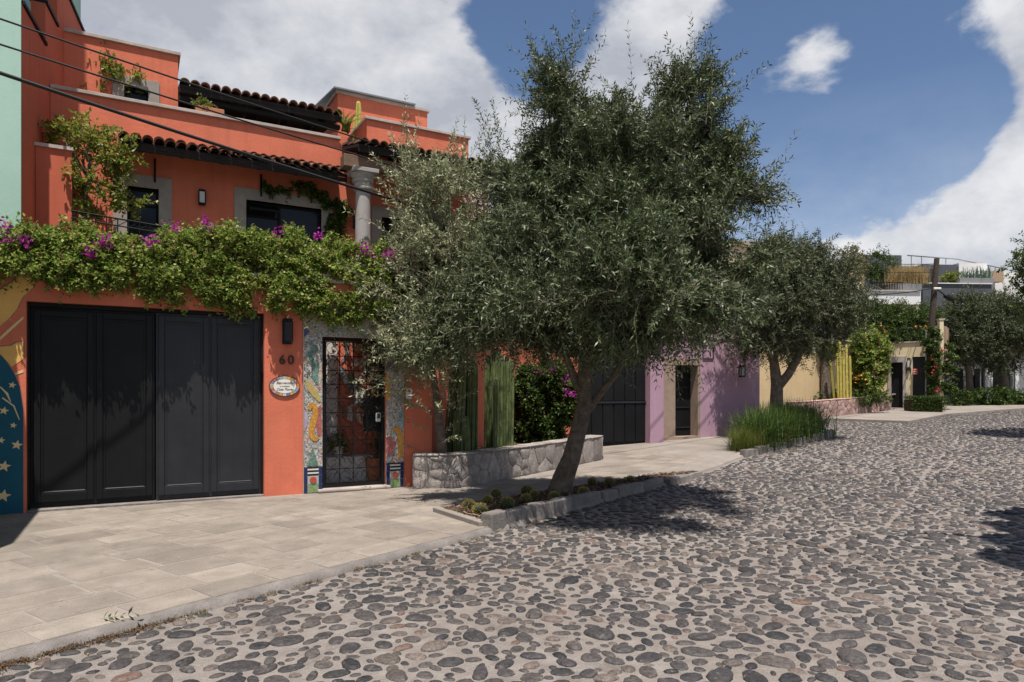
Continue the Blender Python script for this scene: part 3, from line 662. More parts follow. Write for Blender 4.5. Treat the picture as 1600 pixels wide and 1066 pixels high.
# ---- roofs of barrel tiles
def tile_mesh(r, L, thick=.018, n=8):
    mb = MB(); ring = []
    for j, y in enumerate((0, L)):
        q = r*(1 if j == 0 else .84)
        for rr in (q, q-thick):
            for k in range(n+1):
                w = math.pi*k/n; ring.append((rr*math.cos(w), y, rr*math.sin(w)))
    m = n+1; f = []
    for k in range(n):
        f += [(k+1, k, 2*m+k, 2*m+k+1), (m+k, m+k+1, 3*m+k+1, 3*m+k), (k, k+1, m+k+1, m+k), (2*m+k+1, 2*m+k, 3*m+k, 3*m+k+1)]
    mb.add(ring, f); return mb.mesh('roof_tile', 'roof_clay', True)
def tiled_roof(name, x0, x1, ye, ze, yb, zb, n, under='dark_wood', fascia=.075):
    L = math.hypot(yb-ye, zb-ze); sl = math.atan2(zb-ze, yb-ye); p = (x1-x0)/n; r = p*.50
    th = .05
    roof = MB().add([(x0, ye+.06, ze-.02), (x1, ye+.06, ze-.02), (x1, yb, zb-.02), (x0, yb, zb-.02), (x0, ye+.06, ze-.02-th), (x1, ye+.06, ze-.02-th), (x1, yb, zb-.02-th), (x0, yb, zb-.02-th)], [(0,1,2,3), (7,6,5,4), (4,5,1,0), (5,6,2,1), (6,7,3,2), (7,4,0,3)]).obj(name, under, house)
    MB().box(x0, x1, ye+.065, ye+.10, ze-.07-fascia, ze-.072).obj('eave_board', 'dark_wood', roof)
    rows = max(1, round(L/.36)); tm = tile_mesh(r, L/rows+.07); inv = bpy.data.meshes.get('pan_'+name)
    for i in range(n):
        for k in range(rows):
            if k and i % 1 == 0 and rows > 3 and k > 2: continue
            y = ye + (yb-ye)*k/rows; z = ze + (zb-ze)*k/rows + .012*k
            mw = Matrix.Translation((x0+p*(i+.5)+random.uniform(-.006, .006), y+random.uniform(-.012, .012), z-.005+random.uniform(-.004, .004))) @ Matrix.Rotation(sl-.03, 4, 'X') @ Matrix.Rotation(random.uniform(-.02, .02), 4, 'Z')
            link('roof_tile', tm, roof, mw)
    nr = max(4, int((x1-x0)/.55))
    for i in range(nr):
        xx = x0 + (x1-x0)*(i+.5)/nr; d = .07; j = MB()
        j.add([(xx-.03, ye+.11, ze-.08), (xx+.03, ye+.11, ze-.08), (xx+.03, yb, zb-.08), (xx-.03, yb, zb-.08), (xx-.03, ye+.11, ze-.08-d), (xx+.03, ye+.11, ze-.08-d), (xx+.03, yb, zb-.08-d), (xx-.03, yb, zb-.08-d)], [(0,1,2,3), (7,6,5,4), (4,5,1,0), (5,6,2,1), (6,7,3,2), (7,4,0,3)])
        j.obj('rafter', under, roof)
    return roof
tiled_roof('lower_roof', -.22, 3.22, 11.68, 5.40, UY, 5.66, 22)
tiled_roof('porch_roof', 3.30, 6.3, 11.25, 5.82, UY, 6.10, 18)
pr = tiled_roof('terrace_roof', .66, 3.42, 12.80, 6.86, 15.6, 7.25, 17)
for i, x in enumerate((1.15, 1.75, 2.35, 2.95)):
    MB().tube([(x, 12.9, 6.72), (x-.1, 13.9, 6.25)], .022, 6).obj('roof_strut', 'iron', pr)
MB().box(.66, 3.42, 12.95, 13.05, 6.62, 6.69).obj('roof_beam', 'iron', pr)
for x in (.28, 1.9, 2.75): MB().add([(x-.015, UY-.01, 5.36), (x+.015, UY-.01, 5.36), (x+.015, UY-.01, 4.98), (x-.015, UY-.01, 4.98), (x-.015, UY-.05, 5.36), (x+.015, UY-.05, 5.36), (x+.015, UY-.04, 4.98), (x-.015, UY-.04, 4.98)], [(0,1,2,3), (7,6,5,4), (4,5,1,0), (5,6,2,1), (6,7,3,2), (7,4,0,3)]).obj('eave_bracket', 'iron', house)
# ---- porch column and beam
mb = MB(); cxx, czz = onY(567, 300, 11.55)
col = MB().lathe((cxx, 11.55, 3.2), [(.165, 0), (.165, .12), (.135, .16), (.130, .9), (.131, 1.1), (.124, 1.88)], 24).obj('column', 'column_stone', house, smooth=True)
MB().lathe((cxx, 11.55, 5.08), [(.143, 0), (.165, .01), (.17, .035), (.15, .05), (.148, .12), (.18, .14), (.185, .17), (.165, .19), (.205, .25), (.215, .275)], 24).obj('capital', 'column_stone', col, smooth=True)
MB().box(cxx-.22, cxx+.22, 11.33, 11.77, 5.358, 5.43).obj('abacus', 'column_stone', col, bevel=.008)
mb = MB(); mb.box(cxx-.36, 6.3, 11.43, 11.67, 5.432, 5.64); mb.obj('porch_beam', 'beam_wood', house, bevel=.01)
MB().box(3.45, 3.62, 11.672, UY, 5.45, 5.62).obj('porch_beam', 'beam_wood', house)
# ---- low side wall of the terrace
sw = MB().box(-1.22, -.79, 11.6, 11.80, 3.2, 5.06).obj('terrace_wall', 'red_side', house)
MB().box(-1.24, -.77, 11.57, 11.84, 5.062, 5.11).obj('terrace_wall_coping', 'coping', house)
# ---- balcony rail
rl = MB(); ry = 11.25
rl.tube([(-.78, ry, 4.13), (.62, ry, 4.02)], .012, 6); rl.tube([(-.78, ry, 4.03), (.62, ry, 3.92)], .010, 6); rl.tube([(-.78, ry, 3.45), (.62, ry, 3.42)], .010, 6)
ro = rl.obj('balcony_rail', 'iron', house)
for i in range(11):
    x = -.76 + i*.136; z = 4.13 - (x+.78)*.0786
    MB().tube([(x, ry, 3.2), (x, ry, z)], .008, 6).obj('baluster', 'iron', ro)
    if i < 10: MB().tube([(x, ry, z-.10), (x+.136, ry, z-.01)], .006, 5).obj('rail_brace', 'iron', ro)
# ---- mosaic surround of the garden gate
my = FY-.02
sur = wall_cells(MB(), 2.245, 3.85, my, FY-.002, .06, 2.98, [(DX0, DX1, 0, DZ)]).obj('mosaic_surround', 'mosaic_mixed', house)
MB().box(2.247, 3.848, my-.006, my-.002, DZ+.01, 2.97).obj('mosaic_lintel', 'mosaic_rust', sur)
def ellipse(cx, cz, rx, rz, n=18, rot=0): return [(cx + rx*math.cos(2*math.pi*i/n)*math.cos(rot) - rz*math.sin(2*math.pi*i/n)*math.sin(rot), cz + rx*math.cos(2*math.pi*i/n)*math.sin(rot) + rz*math.sin(2*math.pi*i/n)*math.cos(rot)) for i in range(n)]
def ribbon(pts, w):
    L_, R_ = [], []
    for i, p in enumerate(pts):
        a = Vector(pts[max(0, i-1)]); b = Vector(pts[min(len(pts)-1, i+1)]); t = (b-a).normalized(); n = Vector((-t.y, t.x)); ww = w[i] if hasattr(w, '__len__') else w
        L_.append((p[0]+n.x*ww, p[1]+n.y*ww)); R_.append((p[0]-n.x*ww, p[1]-n.y*ww))
    return L_ + R_[::-1]
def q4(px, py): return onY(400+px*.3188, 460+py*.3190, FY)    # read off an enlarged view of the gate
def inlay(name, poly, m, lift=.008): return MB().plate(poly, my-lift, my-.001).obj(name, m, sur)
inlay('green_motif', ribbon([q4(262, 235), q4(288, 265), q4(262, 310), q4(290, 350), q4(285, 400), q4(300, 440)], [.02, .055, .05, .06, .05, .015]), 'mosaic_green')
inlay('rust_motif', ellipse(*q4(246, 310), .035, .09), 'mosaic_rust', .006)
inlay('yellow_motif', ribbon([q4(244, 418), q4(262, 455), q4(290, 490), q4(312, 525)], [.015, .05, .05, .015]), 'mosaic_yellow')
inlay('red_motif', [q4(318, 540), q4(296, 560), q4(290, 620), q4(300, 690), q4(320, 690)], 'mosaic_red', .006)
inlay('mauve_motif', [q4(232, 560), q4(252, 590), q4(250, 640), q4(232, 680)], 'mosaic_mauve', .006)
def smooth_path(P, n=5):
    P = [Vector(p) for p in P]; o = []
    for i in range(len(P)-1):
        a, b, c, d = P[max(0, i-1)], P[i], P[i+1], P[min(len(P)-1, i+2)]
        for k in range(n):
            t = k/n; o.append(.5*((2*b) + (c-a)*t + (2*a-5*b+4*c-d)*t*t + (3*b-a-3*c+d)*t**3))
    return [tuple(p) for p in o] + [tuple(P[-1])]
sp_ = smooth_path([q4(258, 566), q4(266, 545), q4(284, 548), q4(289, 580), q4(281, 622), q4(271, 660), q4(273, 695), q4(290, 708), q4(302, 698)])
inlay('amber_motif', ribbon(sp_, [.012 + .030*math.sin(math.pi*min(1, (i+2)/(len(sp_)+3)))**.5 for i in range(len(sp_))]), 'mosaic_amber', .010)
inlay('green_triangle', [q4(247, 840), q4(304, 838), q4(276, 752)], 'mosaic_green')
inlay('teal_motif', ellipse(*q4(390, 170), .055, .06), 'mosaic_teal', .012)
inlay('blue_corner_tile', [q4(232, 155), q4(262, 183), q4(232, 212)], 'tile_navy', .012)
inlay('black_frame_motif', ribbon([q4(470, 118), q4(510, 118), q4(518, 140), q4(490, 158), q4(464, 142), q4(470, 118)], .008), 'tile_black', .012)
inlay('blue_motif', [q4(634, 260), q4(655, 270), q4(662, 350), q4(634, 372)], 'mosaic_blue')
inlay('amber_motif', [q4(634, 392), q4(652, 400), q4(658, 470), q4(646, 515), q4(634, 520)], 'mosaic_amber', .010)
inlay('teal_motif', [q4(718, 560), q4(700, 580), q4(690, 630), q4(718, 660)], 'mosaic_teal')
inlay('red_motif', [q4(636, 700), q4(660, 694), q4(684, 730), q4(668, 780), q4(638, 800)], 'mosaic_red')
inlay('amber_motif', ribbon([q4(668, 665), q4(688, 655), q4(704, 690), q4(706, 750), q4(706, 800)], [.03, .05, .05, .045, .04]), 'mosaic_amber', .010)
for (a, b, top) in ((2.245, 2.53, .47), (3.55, 3.845, .47)):
    for k, (z0, z1) in enumerate(((.07, .20), (.20, .335), (.335, top))):
        for q0, q1 in ((a+.003, a+.055), (b-.055, b-.003)): MB().box(q0, q1, my-.012, my-.001, z0+.004, z1-.004).obj('navy_tile', 'tile_navy', sur, bevel=.003)
    for k in range(5): MB().box(a+.06, b-.06, my-.012, my-.001, .335+k*.027, .335+k*.027+.023).obj('stripe_tile', 'tile_black' if k % 2 == 0 else 'tile_white', sur)
    MB().box(a+.06, b-.06, my-.012, my-.001, .206, .330).obj('plain_tile', 'plastic_grey', sur)
    MB().plate(ellipse((a+b)/2, .268, .050, .050, 16), my-.024, my-.012).obj('round_tile', 'tile_red', sur, bevel=.004)
    MB().box(a+.06, b-.06, my-.012, my-.001, .072, .200).obj('green_tile', 'tile_green', sur, bevel=.003)
MB().box(2.238, 2.2445, my-.03, FY-.001, .06, 2.98).obj('edge_trim', 'coping', sur)
# ---- wrought iron gate
gate = MB(); gy = FY+.05
gate.box(DX0, DX0+.06, gy, gy+.06, .12, DZ); gate.box(DX1-.06, DX1, gy, gy+.06, .12, DZ); gate.box(DX0+.06, DX1-.06, gy, gy+.06, DZ-.06, DZ); gate.box(DX0+.06, DX1-.06, gy, gy+.06, .12, .17)
gate = gate.obj('iron_gate', 'iron', house)
gx0, gx1, gz0, gz1 = DX0+.075, DX1-.075, .18, DZ-.07; nc, nr = 4, 10; cw, ch = (gx1-gx0)/nc, (gz1-gz0)/nr
for i in range(nc+1): MB().box(gx0+i*cw-.007, gx0+i*cw+.007, gy+.02, gy+.034, gz0, gz1).obj('gate_bar', 'iron', gate)
for j in range(nr+1): MB().box(gx0, gx1, gy+.036, gy+.048, gz0+j*ch-.006, gz0+j*ch+.006).obj('gate_rail', 'iron', gate)
sc_ = MB(); rr = min(cw, ch)*.47
arc = [(rr*math.cos(a), 0, rr*math.sin(a)) for a in np.linspace(R(-20), R(250), 15)]
spi = [(rr*(.98-.83*k/12)*math.cos(R(250)+k*.55)*1.0, 0, rr*(.98-.83*k/12)*math.sin(R(250)+k*.55)) for k in range(13)]
sc_.tube(arc + spi[1:], .0045, 4); sc_.tube([(rr*.95*math.cos(R(-20)), 0, rr*.95*math.sin(R(-20))), (rr*.55, 0, -rr*.05), (rr*.25, 0, rr*.2), (rr*.3, 0, rr*.42), (rr*.5, 0, rr*.38)], .0045, 4)
sc_.tube([(-rr*.75, 0, rr*.75), (-rr*.2, 0, rr*.15)], [.012, .003], 4); scm = sc_.mesh('scroll', 'iron')
for i in range(nc):
    for j in range(nr):
        mw = Matrix.Translation((gx0+(i+.5)*cw, gy+.027, gz0+(j+.5)*ch)) @ Matrix.Rotation(R(90) if (i+j) % 2 else 0, 4, 'Y') @ Matrix.Diagonal((1 if j % 2 else -1, 1, 1, 1))
        link('gate_scroll', scm, gate, mw)
MB().box(DX1-.33, DX1-.06, gy+.062, gy+.09, .98, 1.52).obj('lock_plate', 'iron', gate)
kp = MB().box(DX1-.155, DX1-.07, gy-.025, gy+.015, 1.13, 1.28).obj('door_keypad', 'plastic_grey', gate, bevel=.02)
MB().box(DX1-.135, DX1-.09, gy-.029, gy-.024, 1.19, 1.265).obj('keypad_face', 'ink', kp)
MB().box(DX0-.08, DX1+.06, FY-.10, FY+.20, .062, .118).obj('gate_step', 'coping', house, bevel=.02)
# ---- courtyard seen through the gate
cy = thing('courtyard', '', ''); [cy.__delitem__(k) for k in ('label', 'category')]; cy.location = (3, 12, 0); adopt2(cy, house)
MB().box(2.40, 2.52, FY+.302, 12.1, .05, 3.08).obj('courtyard_white_wall', 'white_wall', cy)
MB().box(3.06, 4.099, 11.80, 12.0, .05, 3.08).obj('courtyard_orange_wall', 'orange', cy); MB().box(2.52, 3.058, 11.78, 12.0, .05, 3.08).obj('courtyard_white_pier', 'white_wall', cy)
MB().box(3.98, 4.098, FY+.302, 12.378, .05, 3.08).obj('courtyard_side_wall', 'orange', cy)
MB().box(2.52, 3.98, FY+.302, 12.38, .05, .075).obj('courtyard_floor', 'sidewalk_base', cy)
MB().box(2.53, 3.6, 11.45, 11.795, .076, .52).obj('courtyard_bench', 'white_wall', cy, bevel=.01)
rd = random.Random(4)
for k in range(26):
    x, z = rd.uniform(3.12, 3.55), rd.uniform(1.05, 2.6)
    MB().plate(ribbon([(x, z), (x+rd.uniform(-.12, .12), z+rd.uniform(.05, .15)), (x+rd.uniform(-.15, .15), z+rd.uniform(.15, .3))], [.01, rd.uniform(.03, .06), .012]), 11.794-k*.0015, 11.7985).obj('painted_leaf', rd.choice(['mosaic_green', 'tile_white', 'mosaic_teal', 'tile_white', 'terracotta']), cy)

# ---- fittings on the orange house
def wall_lamp(name, label, x, z, yf, w=.10, h=.36, tf=None, glass='glow_glass'):
    base = tf(x, yf, z) if tf else (x, yf, z)
    t = thing(name, label, 'wall lamp', base)
    MB(tf).box(x-w*.5, x+w*.5, yf-.02, yf-.001, z-h*.5, z+h*.5).obj('back_plate', 'iron', t)
    b = MB(tf); b.box(x-w*.5, x+w*.5, yf-.12, yf-.02, z+h*.38, z+h*.5); b.box(x-w*.5, x+w*.5, yf-.12, yf-.02, z-h*.5, z-h*.4)
    for q in (-1, 1): b.box(x+q*w*.5-.008, x+q*w*.5+.008, yf-.122, yf-.10, z-h*.4, z+h*.38)
    b.obj('cage', 'iron', t)
    MB(tf).box(x-w*.4, x+w*.4, yf-.105, yf-.025, z-h*.39, z+h*.37).obj('shade', glass, t)
    return t
wall_lamp('wall_lamp', 'tall black box lantern beside the black garage door above number 60', 2.0, 2.52, FY, .125, .38, glass='ink')
wall_lamp('wall_lamp', 'small dark wall lantern between the two upper windows under the eaves', *onY(315, 310, UY)[:1], onY(315, 310, UY)[1], UY, .10, .24)
wall_lamp('wall_lamp', 'small wall lantern beside the porch column', 3.55, 4.75, UY+.004, .09, .26)
hn = thing('house_number', 'bronze house number 60 on the orange pier', 'house number', (1.99, FY, 2.03))
for k, d_ in enumerate('60'): text_mesh('digit', d_, .20, 'bronze', hn, (1.935+k*.125, FY-.02, 2.09), .016)
pq = thing('name_plaque', 'oval white ceramic welcome plaque with a colourful painted rim', 'plaque', (1.97, FY, 1.7))
MB().plate(ellipse(1.97, 1.70, .225, .155, 36), FY-.018, FY-.001).obj('plate', 'tile_black', pq)
MB().plate(ellipse(1.97, 1.70, .165, .105, 32), FY-.026, FY-.018).obj('face', 'ceramic', pq)
for k in range(22):
    a0, a1 = 2*math.pi*k/22, 2*math.pi*(k+.9)/22
    MB().plate([(1.97+rx*math.cos(a), 1.70+rz*math.sin(a)) for rx, rz, a in ((.215, .147, a0), (.215, .147, a1), (.17, .109, a1), (.17, .109, a0))], FY-.024, FY-.017).obj('rim_tile', 'ceramic_rim', pq)
for txt, dz, sz in (('Bienvenidos', .048, .052), ('a nuestra', .0, .036), ('Casa Flores', -.048, .052)): text_mesh('lettering', txt, sz, 'ink', pq, (1.97, FY-.0275, 1.70+dz), .0008, .3)
ic = thing('intercom', 'small white door intercom on the orange wall right of the gate', 'intercom', (3.94, FY, 1.52))
MB().box(3.885, 3.985, FY-.035, FY-.001, 1.50, 1.68).obj('housing', 'plastic_white', ic, bevel=.008)
MB().plate(ellipse(3.935, 1.63, .02, .02, 14), FY-.039, FY-.034).obj('camera_eye', 'ink', ic)
MB().box(3.915, 3.955, FY-.039, FY-.034, 1.53, 1.56).obj('button', 'plastic_grey', ic)
# mural painted left of the garage
mur = thing('mural', 'painted mural of yellow flames over a teal night sky with stars', 'mural', (-1.6, FY, .06))
def w3(zx, zy): return onY(zx*.4315, 380+zy*.4315, FY)
def flat(name, poly, m, lift): return MB().plate(poly, FY-lift, FY-.0005).obj(name, m, mur)
arc_t = [w3(84, 995), w3(84, 600), w3(72, 520), w3(50, 470), w3(25, 430), w3(0, 403)]
x0_, z0_ = arc_t[-1]
flat('teal_night', [(arc_t[0][0], .065)] + arc_t[1:] + [(x0_-.35, z0_+.28), (x0_-.9, z0_+.35), (x0_-2.6, z0_+.2), (x0_-2.6, .065)], 'mural_teal', .004)
def flame(pts): 
    flat('flame_outline', [(p[0]+(.012 if i < len(pts)//2 else -.012), p[1]+.008) for i, p in enumerate(pts)], 'mural_line', .002); flat('flame', pts, 'mural_yellow', .004)
flame([w3(137, 108), w3(120, 160), w3(82, 195), w3(60, 240), w3(30, 275), w3(0, 300), w3(-90, 330), w3(-90, 240), w3(-10, 180), w3(5, 165), w3(45, 140), w3(80, 105), w3(103, 88)])
flame([w3(84, 358), w3(84, 420), w3(42, 448), w3(25, 428), w3(0, 402), w3(-40, 372), w3(-60, 365), w3(-30, 372), w3(0, 375), w3(40, 372), w3(60, 360)])
for zz in ((265, 330), (455, 470)):
    flat('pale_ray', [w3(84, zz[0]), w3(84, zz[0]+10), w3(40, (zz[0]+zz[1])/2+18), w3(0, zz[1]+22), w3(0, zz[1]+10), w3(40, (zz[0]+zz[1])/2+4)] if zz[0] < 400 else [w3(84, 458), w3(84, 468), w3(56, 478), w3(54, 470)], 'mural_cream', .005)
def star(cx, cz, r): return [(cx + (r if k % 2 == 0 else r*.42)*math.sin(k*math.pi/5+.2), cz + (r if k % 2 == 0 else r*.42)*math.cos(k*math.pi/5+.2)) for k in range(10)]
for zx, zy, r in ((44, 514, .045), (14, 607, .055), (48, 660, .04), (4, 714, .045), (61, 731, .065), (15, 808, .075), (12, 915, .085), (-40, 860, .08), (-60, 640, .06), (-90, 760, .07)): flat('star', star(*w3(zx, zy), r), 'mural_cream', .006)
flat('comet_tail', ribbon([w3(0, 520), w3(25, 545), w3(38, 575)], [.006, .012, .004]), 'mural_cream', .006); flat('comet_tail', ribbon([w3(8, 560), w3(50, 590), w3(70, 640)], [.008, .008, .004]), 'mural_cream', .006)

# ================================================================== NEIGHBOUR ON THE LEFT
nb = thing('green_neighbour_house', 'pale green neighbouring house with tall red side walls at left edge', 'house', (-3, 12, 0))
MB().box(-1.80, -1.62, 7.2, 10.645, -.05, 4.5).obj('shadow_wall', 'green_stucco', nb)  # unseen wall, added to throw the shadow over mural and pavement
def sx(y): return -1.345 + .125*(y-10.65)
MB().prism([(-6, 10.955), (sx(10.97)-.004, 10.955), (sx(10.97)-.004, 10.99), (-6, 10.99)], 3.0, 13).obj('green_front', 'green_stucco', nb)
MB().prism([(-6, 11.21), (sx(11)-.22, 11.21), (sx(17)-.45, 17), (-6, 17)], 3.0, 14).obj('green_block', 'green_stucco', nb)
for (ya, yb, z0, z1) in ((10.992, 12.15, 3.2, 6.72), (12.152, 12.85, 3.2, 7.35), (12.852, 17.0, 3.2, 8.20)):
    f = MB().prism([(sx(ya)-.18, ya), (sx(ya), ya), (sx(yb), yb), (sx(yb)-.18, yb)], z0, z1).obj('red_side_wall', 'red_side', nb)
    MB().prism([(sx(ya)-.20, ya), (sx(ya)+.03, ya), (sx(yb)+.03, yb), (sx(yb)-.20, yb)], z1+.002, z1+.05).obj('dark_coping', 'iron', f)

# ================================================================== STONE PLANTER BY THE GATE
def clip(poly, nx, ny, c):                  # keep nx*x + ny*y <= c
    o = []
    for i in range(len(poly)):
        p, q = poly[i], poly[(i+1) % len(poly)]; a, b = nx*p[0]+ny*p[1]-c, nx*q[0]+ny*q[1]-c
        if a <= 0: o.append(p)
        if (a < 0 < b) or (b < 0 < a): t = a/(a-b); o.append((p[0]+(q[0]-p[0])*t, p[1]+(q[1]-p[1])*t))
    return o
def rubble_cells(w, h, n, seed, stretch=1.0):
    rd = random.Random(seed); P = [(rd.uniform(0, w), rd.uniform(0, h)) for _ in range(n)]
    for it in range(4):
        cells = []
        for i, p in enumerate(P):
            poly = [(0, 0), (w, 0), (w, h), (0, h)]
            for j, q in enumerate(P):
                if i != j:
                    nx, ny = (q[0]-p[0]), (q[1]-p[1])*stretch; c = (nx*(p[0]+q[0]) + ny*(p[1]+q[1]))/2; poly = clip(poly, nx, ny, c)
                    if not poly: break
            cells.append(poly)
        if it < 3: P = [(P[i][0]*.35 + .65*sum(v[0] for v in c)/len(c), P[i][1]*.35 + .65*sum(v[1] for v in c)/len(c)) if c else P[i] for i, c in enumerate(cells)]
    return [c for c in cells if len(c) >= 3]
def rubble_wall(parent, path, h, zb, n, m, seed, thick=.3, gap=.012, bulge=.035, zfun=None, soil=True):
    pts = [Vector((p[0], p[1])) for p in path]; seg = [(pts[i+1]-pts[i]).length for i in range(len(pts)-1)]; Ltot = sum(seg)
    def at_l(l):
        for i, s_ in enumerate(seg):
            if l <= s_ or i == len(seg)-1:
                d = (pts[i+1]-pts[i]).normalized(); p = pts[i]+d*l; return p, Vector((d.y, -d.x))
            l -= s_
    def wp(l, out, z):
        p, n_ = at_l(l); p2, n2 = at_l(min(Ltot, l+.12)); p3, n3 = at_l(max(0, l-.12)); nn = (n_+n2+n3).normalized(); q = p + nn*out
        return (q.x, q.y, zb + z + (zfun(q.x, q.y) if zfun else 0))
    N_ = max(2, int(Ltot/.15)); core = MB(); rows = []
    for i in range(N_+1):
        l = Ltot*i/N_; rows.append([wp(l, 0, -.05), wp(l, 0, h), wp(l, -thick, h), wp(l, -thick, -.05)])
    core.add([p for r in rows for p in r], [(i*4+k, (i+1)*4+k, (i+1)*4+(k+1) % 4, i*4+(k+1) % 4) for i in range(N_) for k in range(4)] + [(0, 1, 2, 3), (N_*4+3, N_*4+2, N_*4+1, N_*4)])
    core.obj('mortar_core', 'wall_mortar', parent)
    rd = random.Random(seed)
    for poly in rubble_cells(Ltot, h, n, seed, 1.25):
        # round off: subdivide each edge, jitter, shrink
        cx_, cy_ = sum(p[0] for p in poly)/len(poly), sum(p[1] for p in poly)/len(poly); ring = []
        for i in range(len(poly)):
            p, q = poly[i], poly[(i+1) % len(poly)]
            L_ = math.hypot(q[0]-p[0], q[1]-p[1])
            for f_ in ((.18, .82) if L_ > .1 else (.5,)): ring.append((p[0]+(q[0]-p[0])*f_, p[1]+(q[1]-p[1])*f_))
        if len(ring) < 3: continue
        def shr(p, g_): 
            dx, dy = cx_-p[0], cy_-p[1]; L_ = math.hypot(dx, dy) or 1; k = min(.9, g_/L_); return (p[0]+dx*k, p[1]+dy*k)
        b_ = bulge*rd.uniform(.5, 1.2); n_ = len(ring); vs = []
        for g_, o_ in ((gap, -.01), (gap+.004, b_*.45), (gap+.04, b_)):
            for p in ring:
                s2 = shr(p, g_); vs.append(wp(s2[0], o_ + (rd.uniform(-.008, .008) if o_ > 0 else 0), min(s2[1], h+.02)))
        vs.append(wp(cx_, b_*1.1+rd.uniform(-.01, .01), cy_))
        fs = [(i*n_+k, i*n_+(k+1) % n_, (i+1)*n_+(k+1) % n_, (i+1)*n_+k) for i in range(2) for k in range(n_)] + [(2*n_+k, 2*n_+(k+1) % n_, 3*n_) for k in range(n_)]
        MB().add(vs, fs).obj('wall_stone', m, parent, smooth=True)
    # coping stones along the top
    l = 0
    while l < Ltot-.05:
        d = min(rd.uniform(.28, .55), Ltot-l); k = MB(); q = []
        for a, b_ in ((l+.006, -thick-.01), (l+d-.006, -thick-.01), (l+d-.006, .02), (l+.006, .02)): q.append(wp(a, b_+rd.uniform(-.01, .01), h+.002))
        up = [(p[0], p[1], p[2]+.03+rd.uniform(-.008, .008)) for p in q]
        k.add(q+up, [(3,2,1,0), (4,5,6,7), (0,1,5,4), (1,2,6,5), (2,3,7,6), (3,0,4,7)]).obj('top_stone', m, parent, bevel=.012); l += d
plw = thing('stone_planter', 'low grey rubble stone planter wall curving beside the gate', 'planter', (5, 10.5, .06))
PATH = [(3.90, 10.36), (4.25, 10.22), (4.58, 10.14), (4.80, 10.16), (5.05, 10.27), (9.35, 12.70), (9.50, 12.84), (9.52, 13.05), (9.40, 13.25)]
rubble_wall(plw, PATH, .52, .06, 40, 'rubble', 12, gap=.006, bulge=.014)
MB().prism([(4.0, 10.62), (4.5, 10.4), (4.9, 10.42), (9.2, 12.85), (9.1, 14.0), (4.4, 11.6)], .06, .50).obj('soil', 'soil', plw)

# ================================================================== PLANTS
def unit(a): return a/np.maximum(np.linalg.norm(a, axis=-1, keepdims=True), 1e-9)
UPB = [.35]
def leaf_quads(P, D, L, W, rg, upbias=None, fold=.12):
    upbias = UPB[0] if upbias is None else upbias
    n = len(P); Nn = unit(rg.standard_normal((n, 3)) + np.array([0, 0, upbias*2.2])); S_ = unit(np.cross(D, Nn)); Nn = np.cross(S_, D)
    L = L[:, None]; W = W[:, None]
    mid = P + D*L*.48; V = np.stack([P, mid + S_*W*.5 + Nn*W*fold, P + D*L - Nn*L*.06, mid - S_*W*.5 + Nn*W*fold], 1)
    return V.reshape(-1, 3)
def make_shoots(P0, D0, L, rg, J, leafL, leafW, droop=.25, spread=.85, curl=.25):
    n = len(P0); T = np.linspace(.12, 1, J)
    g = np.zeros((n, 3)); g[:, 2] = -droop; bend = rg.standard_normal((n, 3))*curl
    tt = T[None, :, None]; Lx = L[:, None, None]
    pos = P0[:, None] + D0[:, None]*tt*Lx + (g+bend)[:, None]*(tt**2)*Lx
    tan = unit(D0[:, None] + 2*(g+bend)[:, None]*tt)
    side = unit(np.cross(tan, rg.standard_normal((n, 1, 3)))); bi = np.cross(tan, side)
    ang = (np.arange(J)*1.57)[None, :, None] + rg.uniform(0, 6.28, (n, 1, 1))
    out = []
    for sgn in (1, -1):
        sv_ = (side*np.cos(ang) + bi*np.sin(ang))*sgn
        D = unit(tan*.75 + sv_*spread + rg.standard_normal(tan.shape)*.18).reshape(-1, 3)
        k = len(D); out.append(leaf_quads(pos.reshape(-1, 3), D, leafL*rg.uniform(.6, 1.2, k), leafW*rg.uniform(.7, 1.25, k), rg))
    tip = pos[:, [0, J//2, J-1]]
    return np.concatenate(out), np.concatenate([P0[:, None], tip], 1)
def twig_mesh(name, paths, r0, m):          # paths (n,k,3): three-sided twigs
    n, k, _ = paths.shape; tan = unit(paths[:, -1]-paths[:, 0]); a = unit(np.cross(tan, np.array([.3, .5, .8]))); b = np.cross(tan, a)
    V = np.zeros((n, k, 3, 3))
    for j in range(k):
        r = r0*(1-.75*j/(k-1))
        for q in range(3):
            w = q*2.094; V[:, j, q] = paths[:, j] + (a*math.cos(w) + b*math.sin(w))*r
    base = (np.arange(n)*k*3)[:, None]; F = []
    for j in range(k-1):
        for q in range(3): F.append(base + np.array([j*3+q, j*3+(q+1) % 3, (j+1)*3+(q+1) % 3, (j+1)*3+q]))
    return np_indexed(name, V.reshape(-1, 3), np.concatenate(F), m)
def lobe_points(lobes, n, rg, clumps, jit, inner=.45):
    """clumped starts and outward directions over a set of ellipsoids (c, r)"""
    w = np.array([r[0]*r[1] + r[1]*r[2] + r[0]*r[2] for c, r in lobes]); w = w/w.sum(); P, D = [], []
    for (c, r), q in zip(lobes, w):
        m = max(8, int(n*q)); nc = max(3, int(clumps*q)); r = np.array(r); c = np.array(c)
        cd = unit(rg.standard_normal((nc, 3))); cr_ = inner + (1-inner)*rg.uniform(0, 1, nc)**.45
        idx = rg.integers(nc, size=m); p = cd[idx]*r*cr_[idx][:, None] + rg.standard_normal((m, 3))*jit
        P.append(c+p); D.append(unit(p/(r**2)))
    return np.concatenate(P), np.concatenate(D)
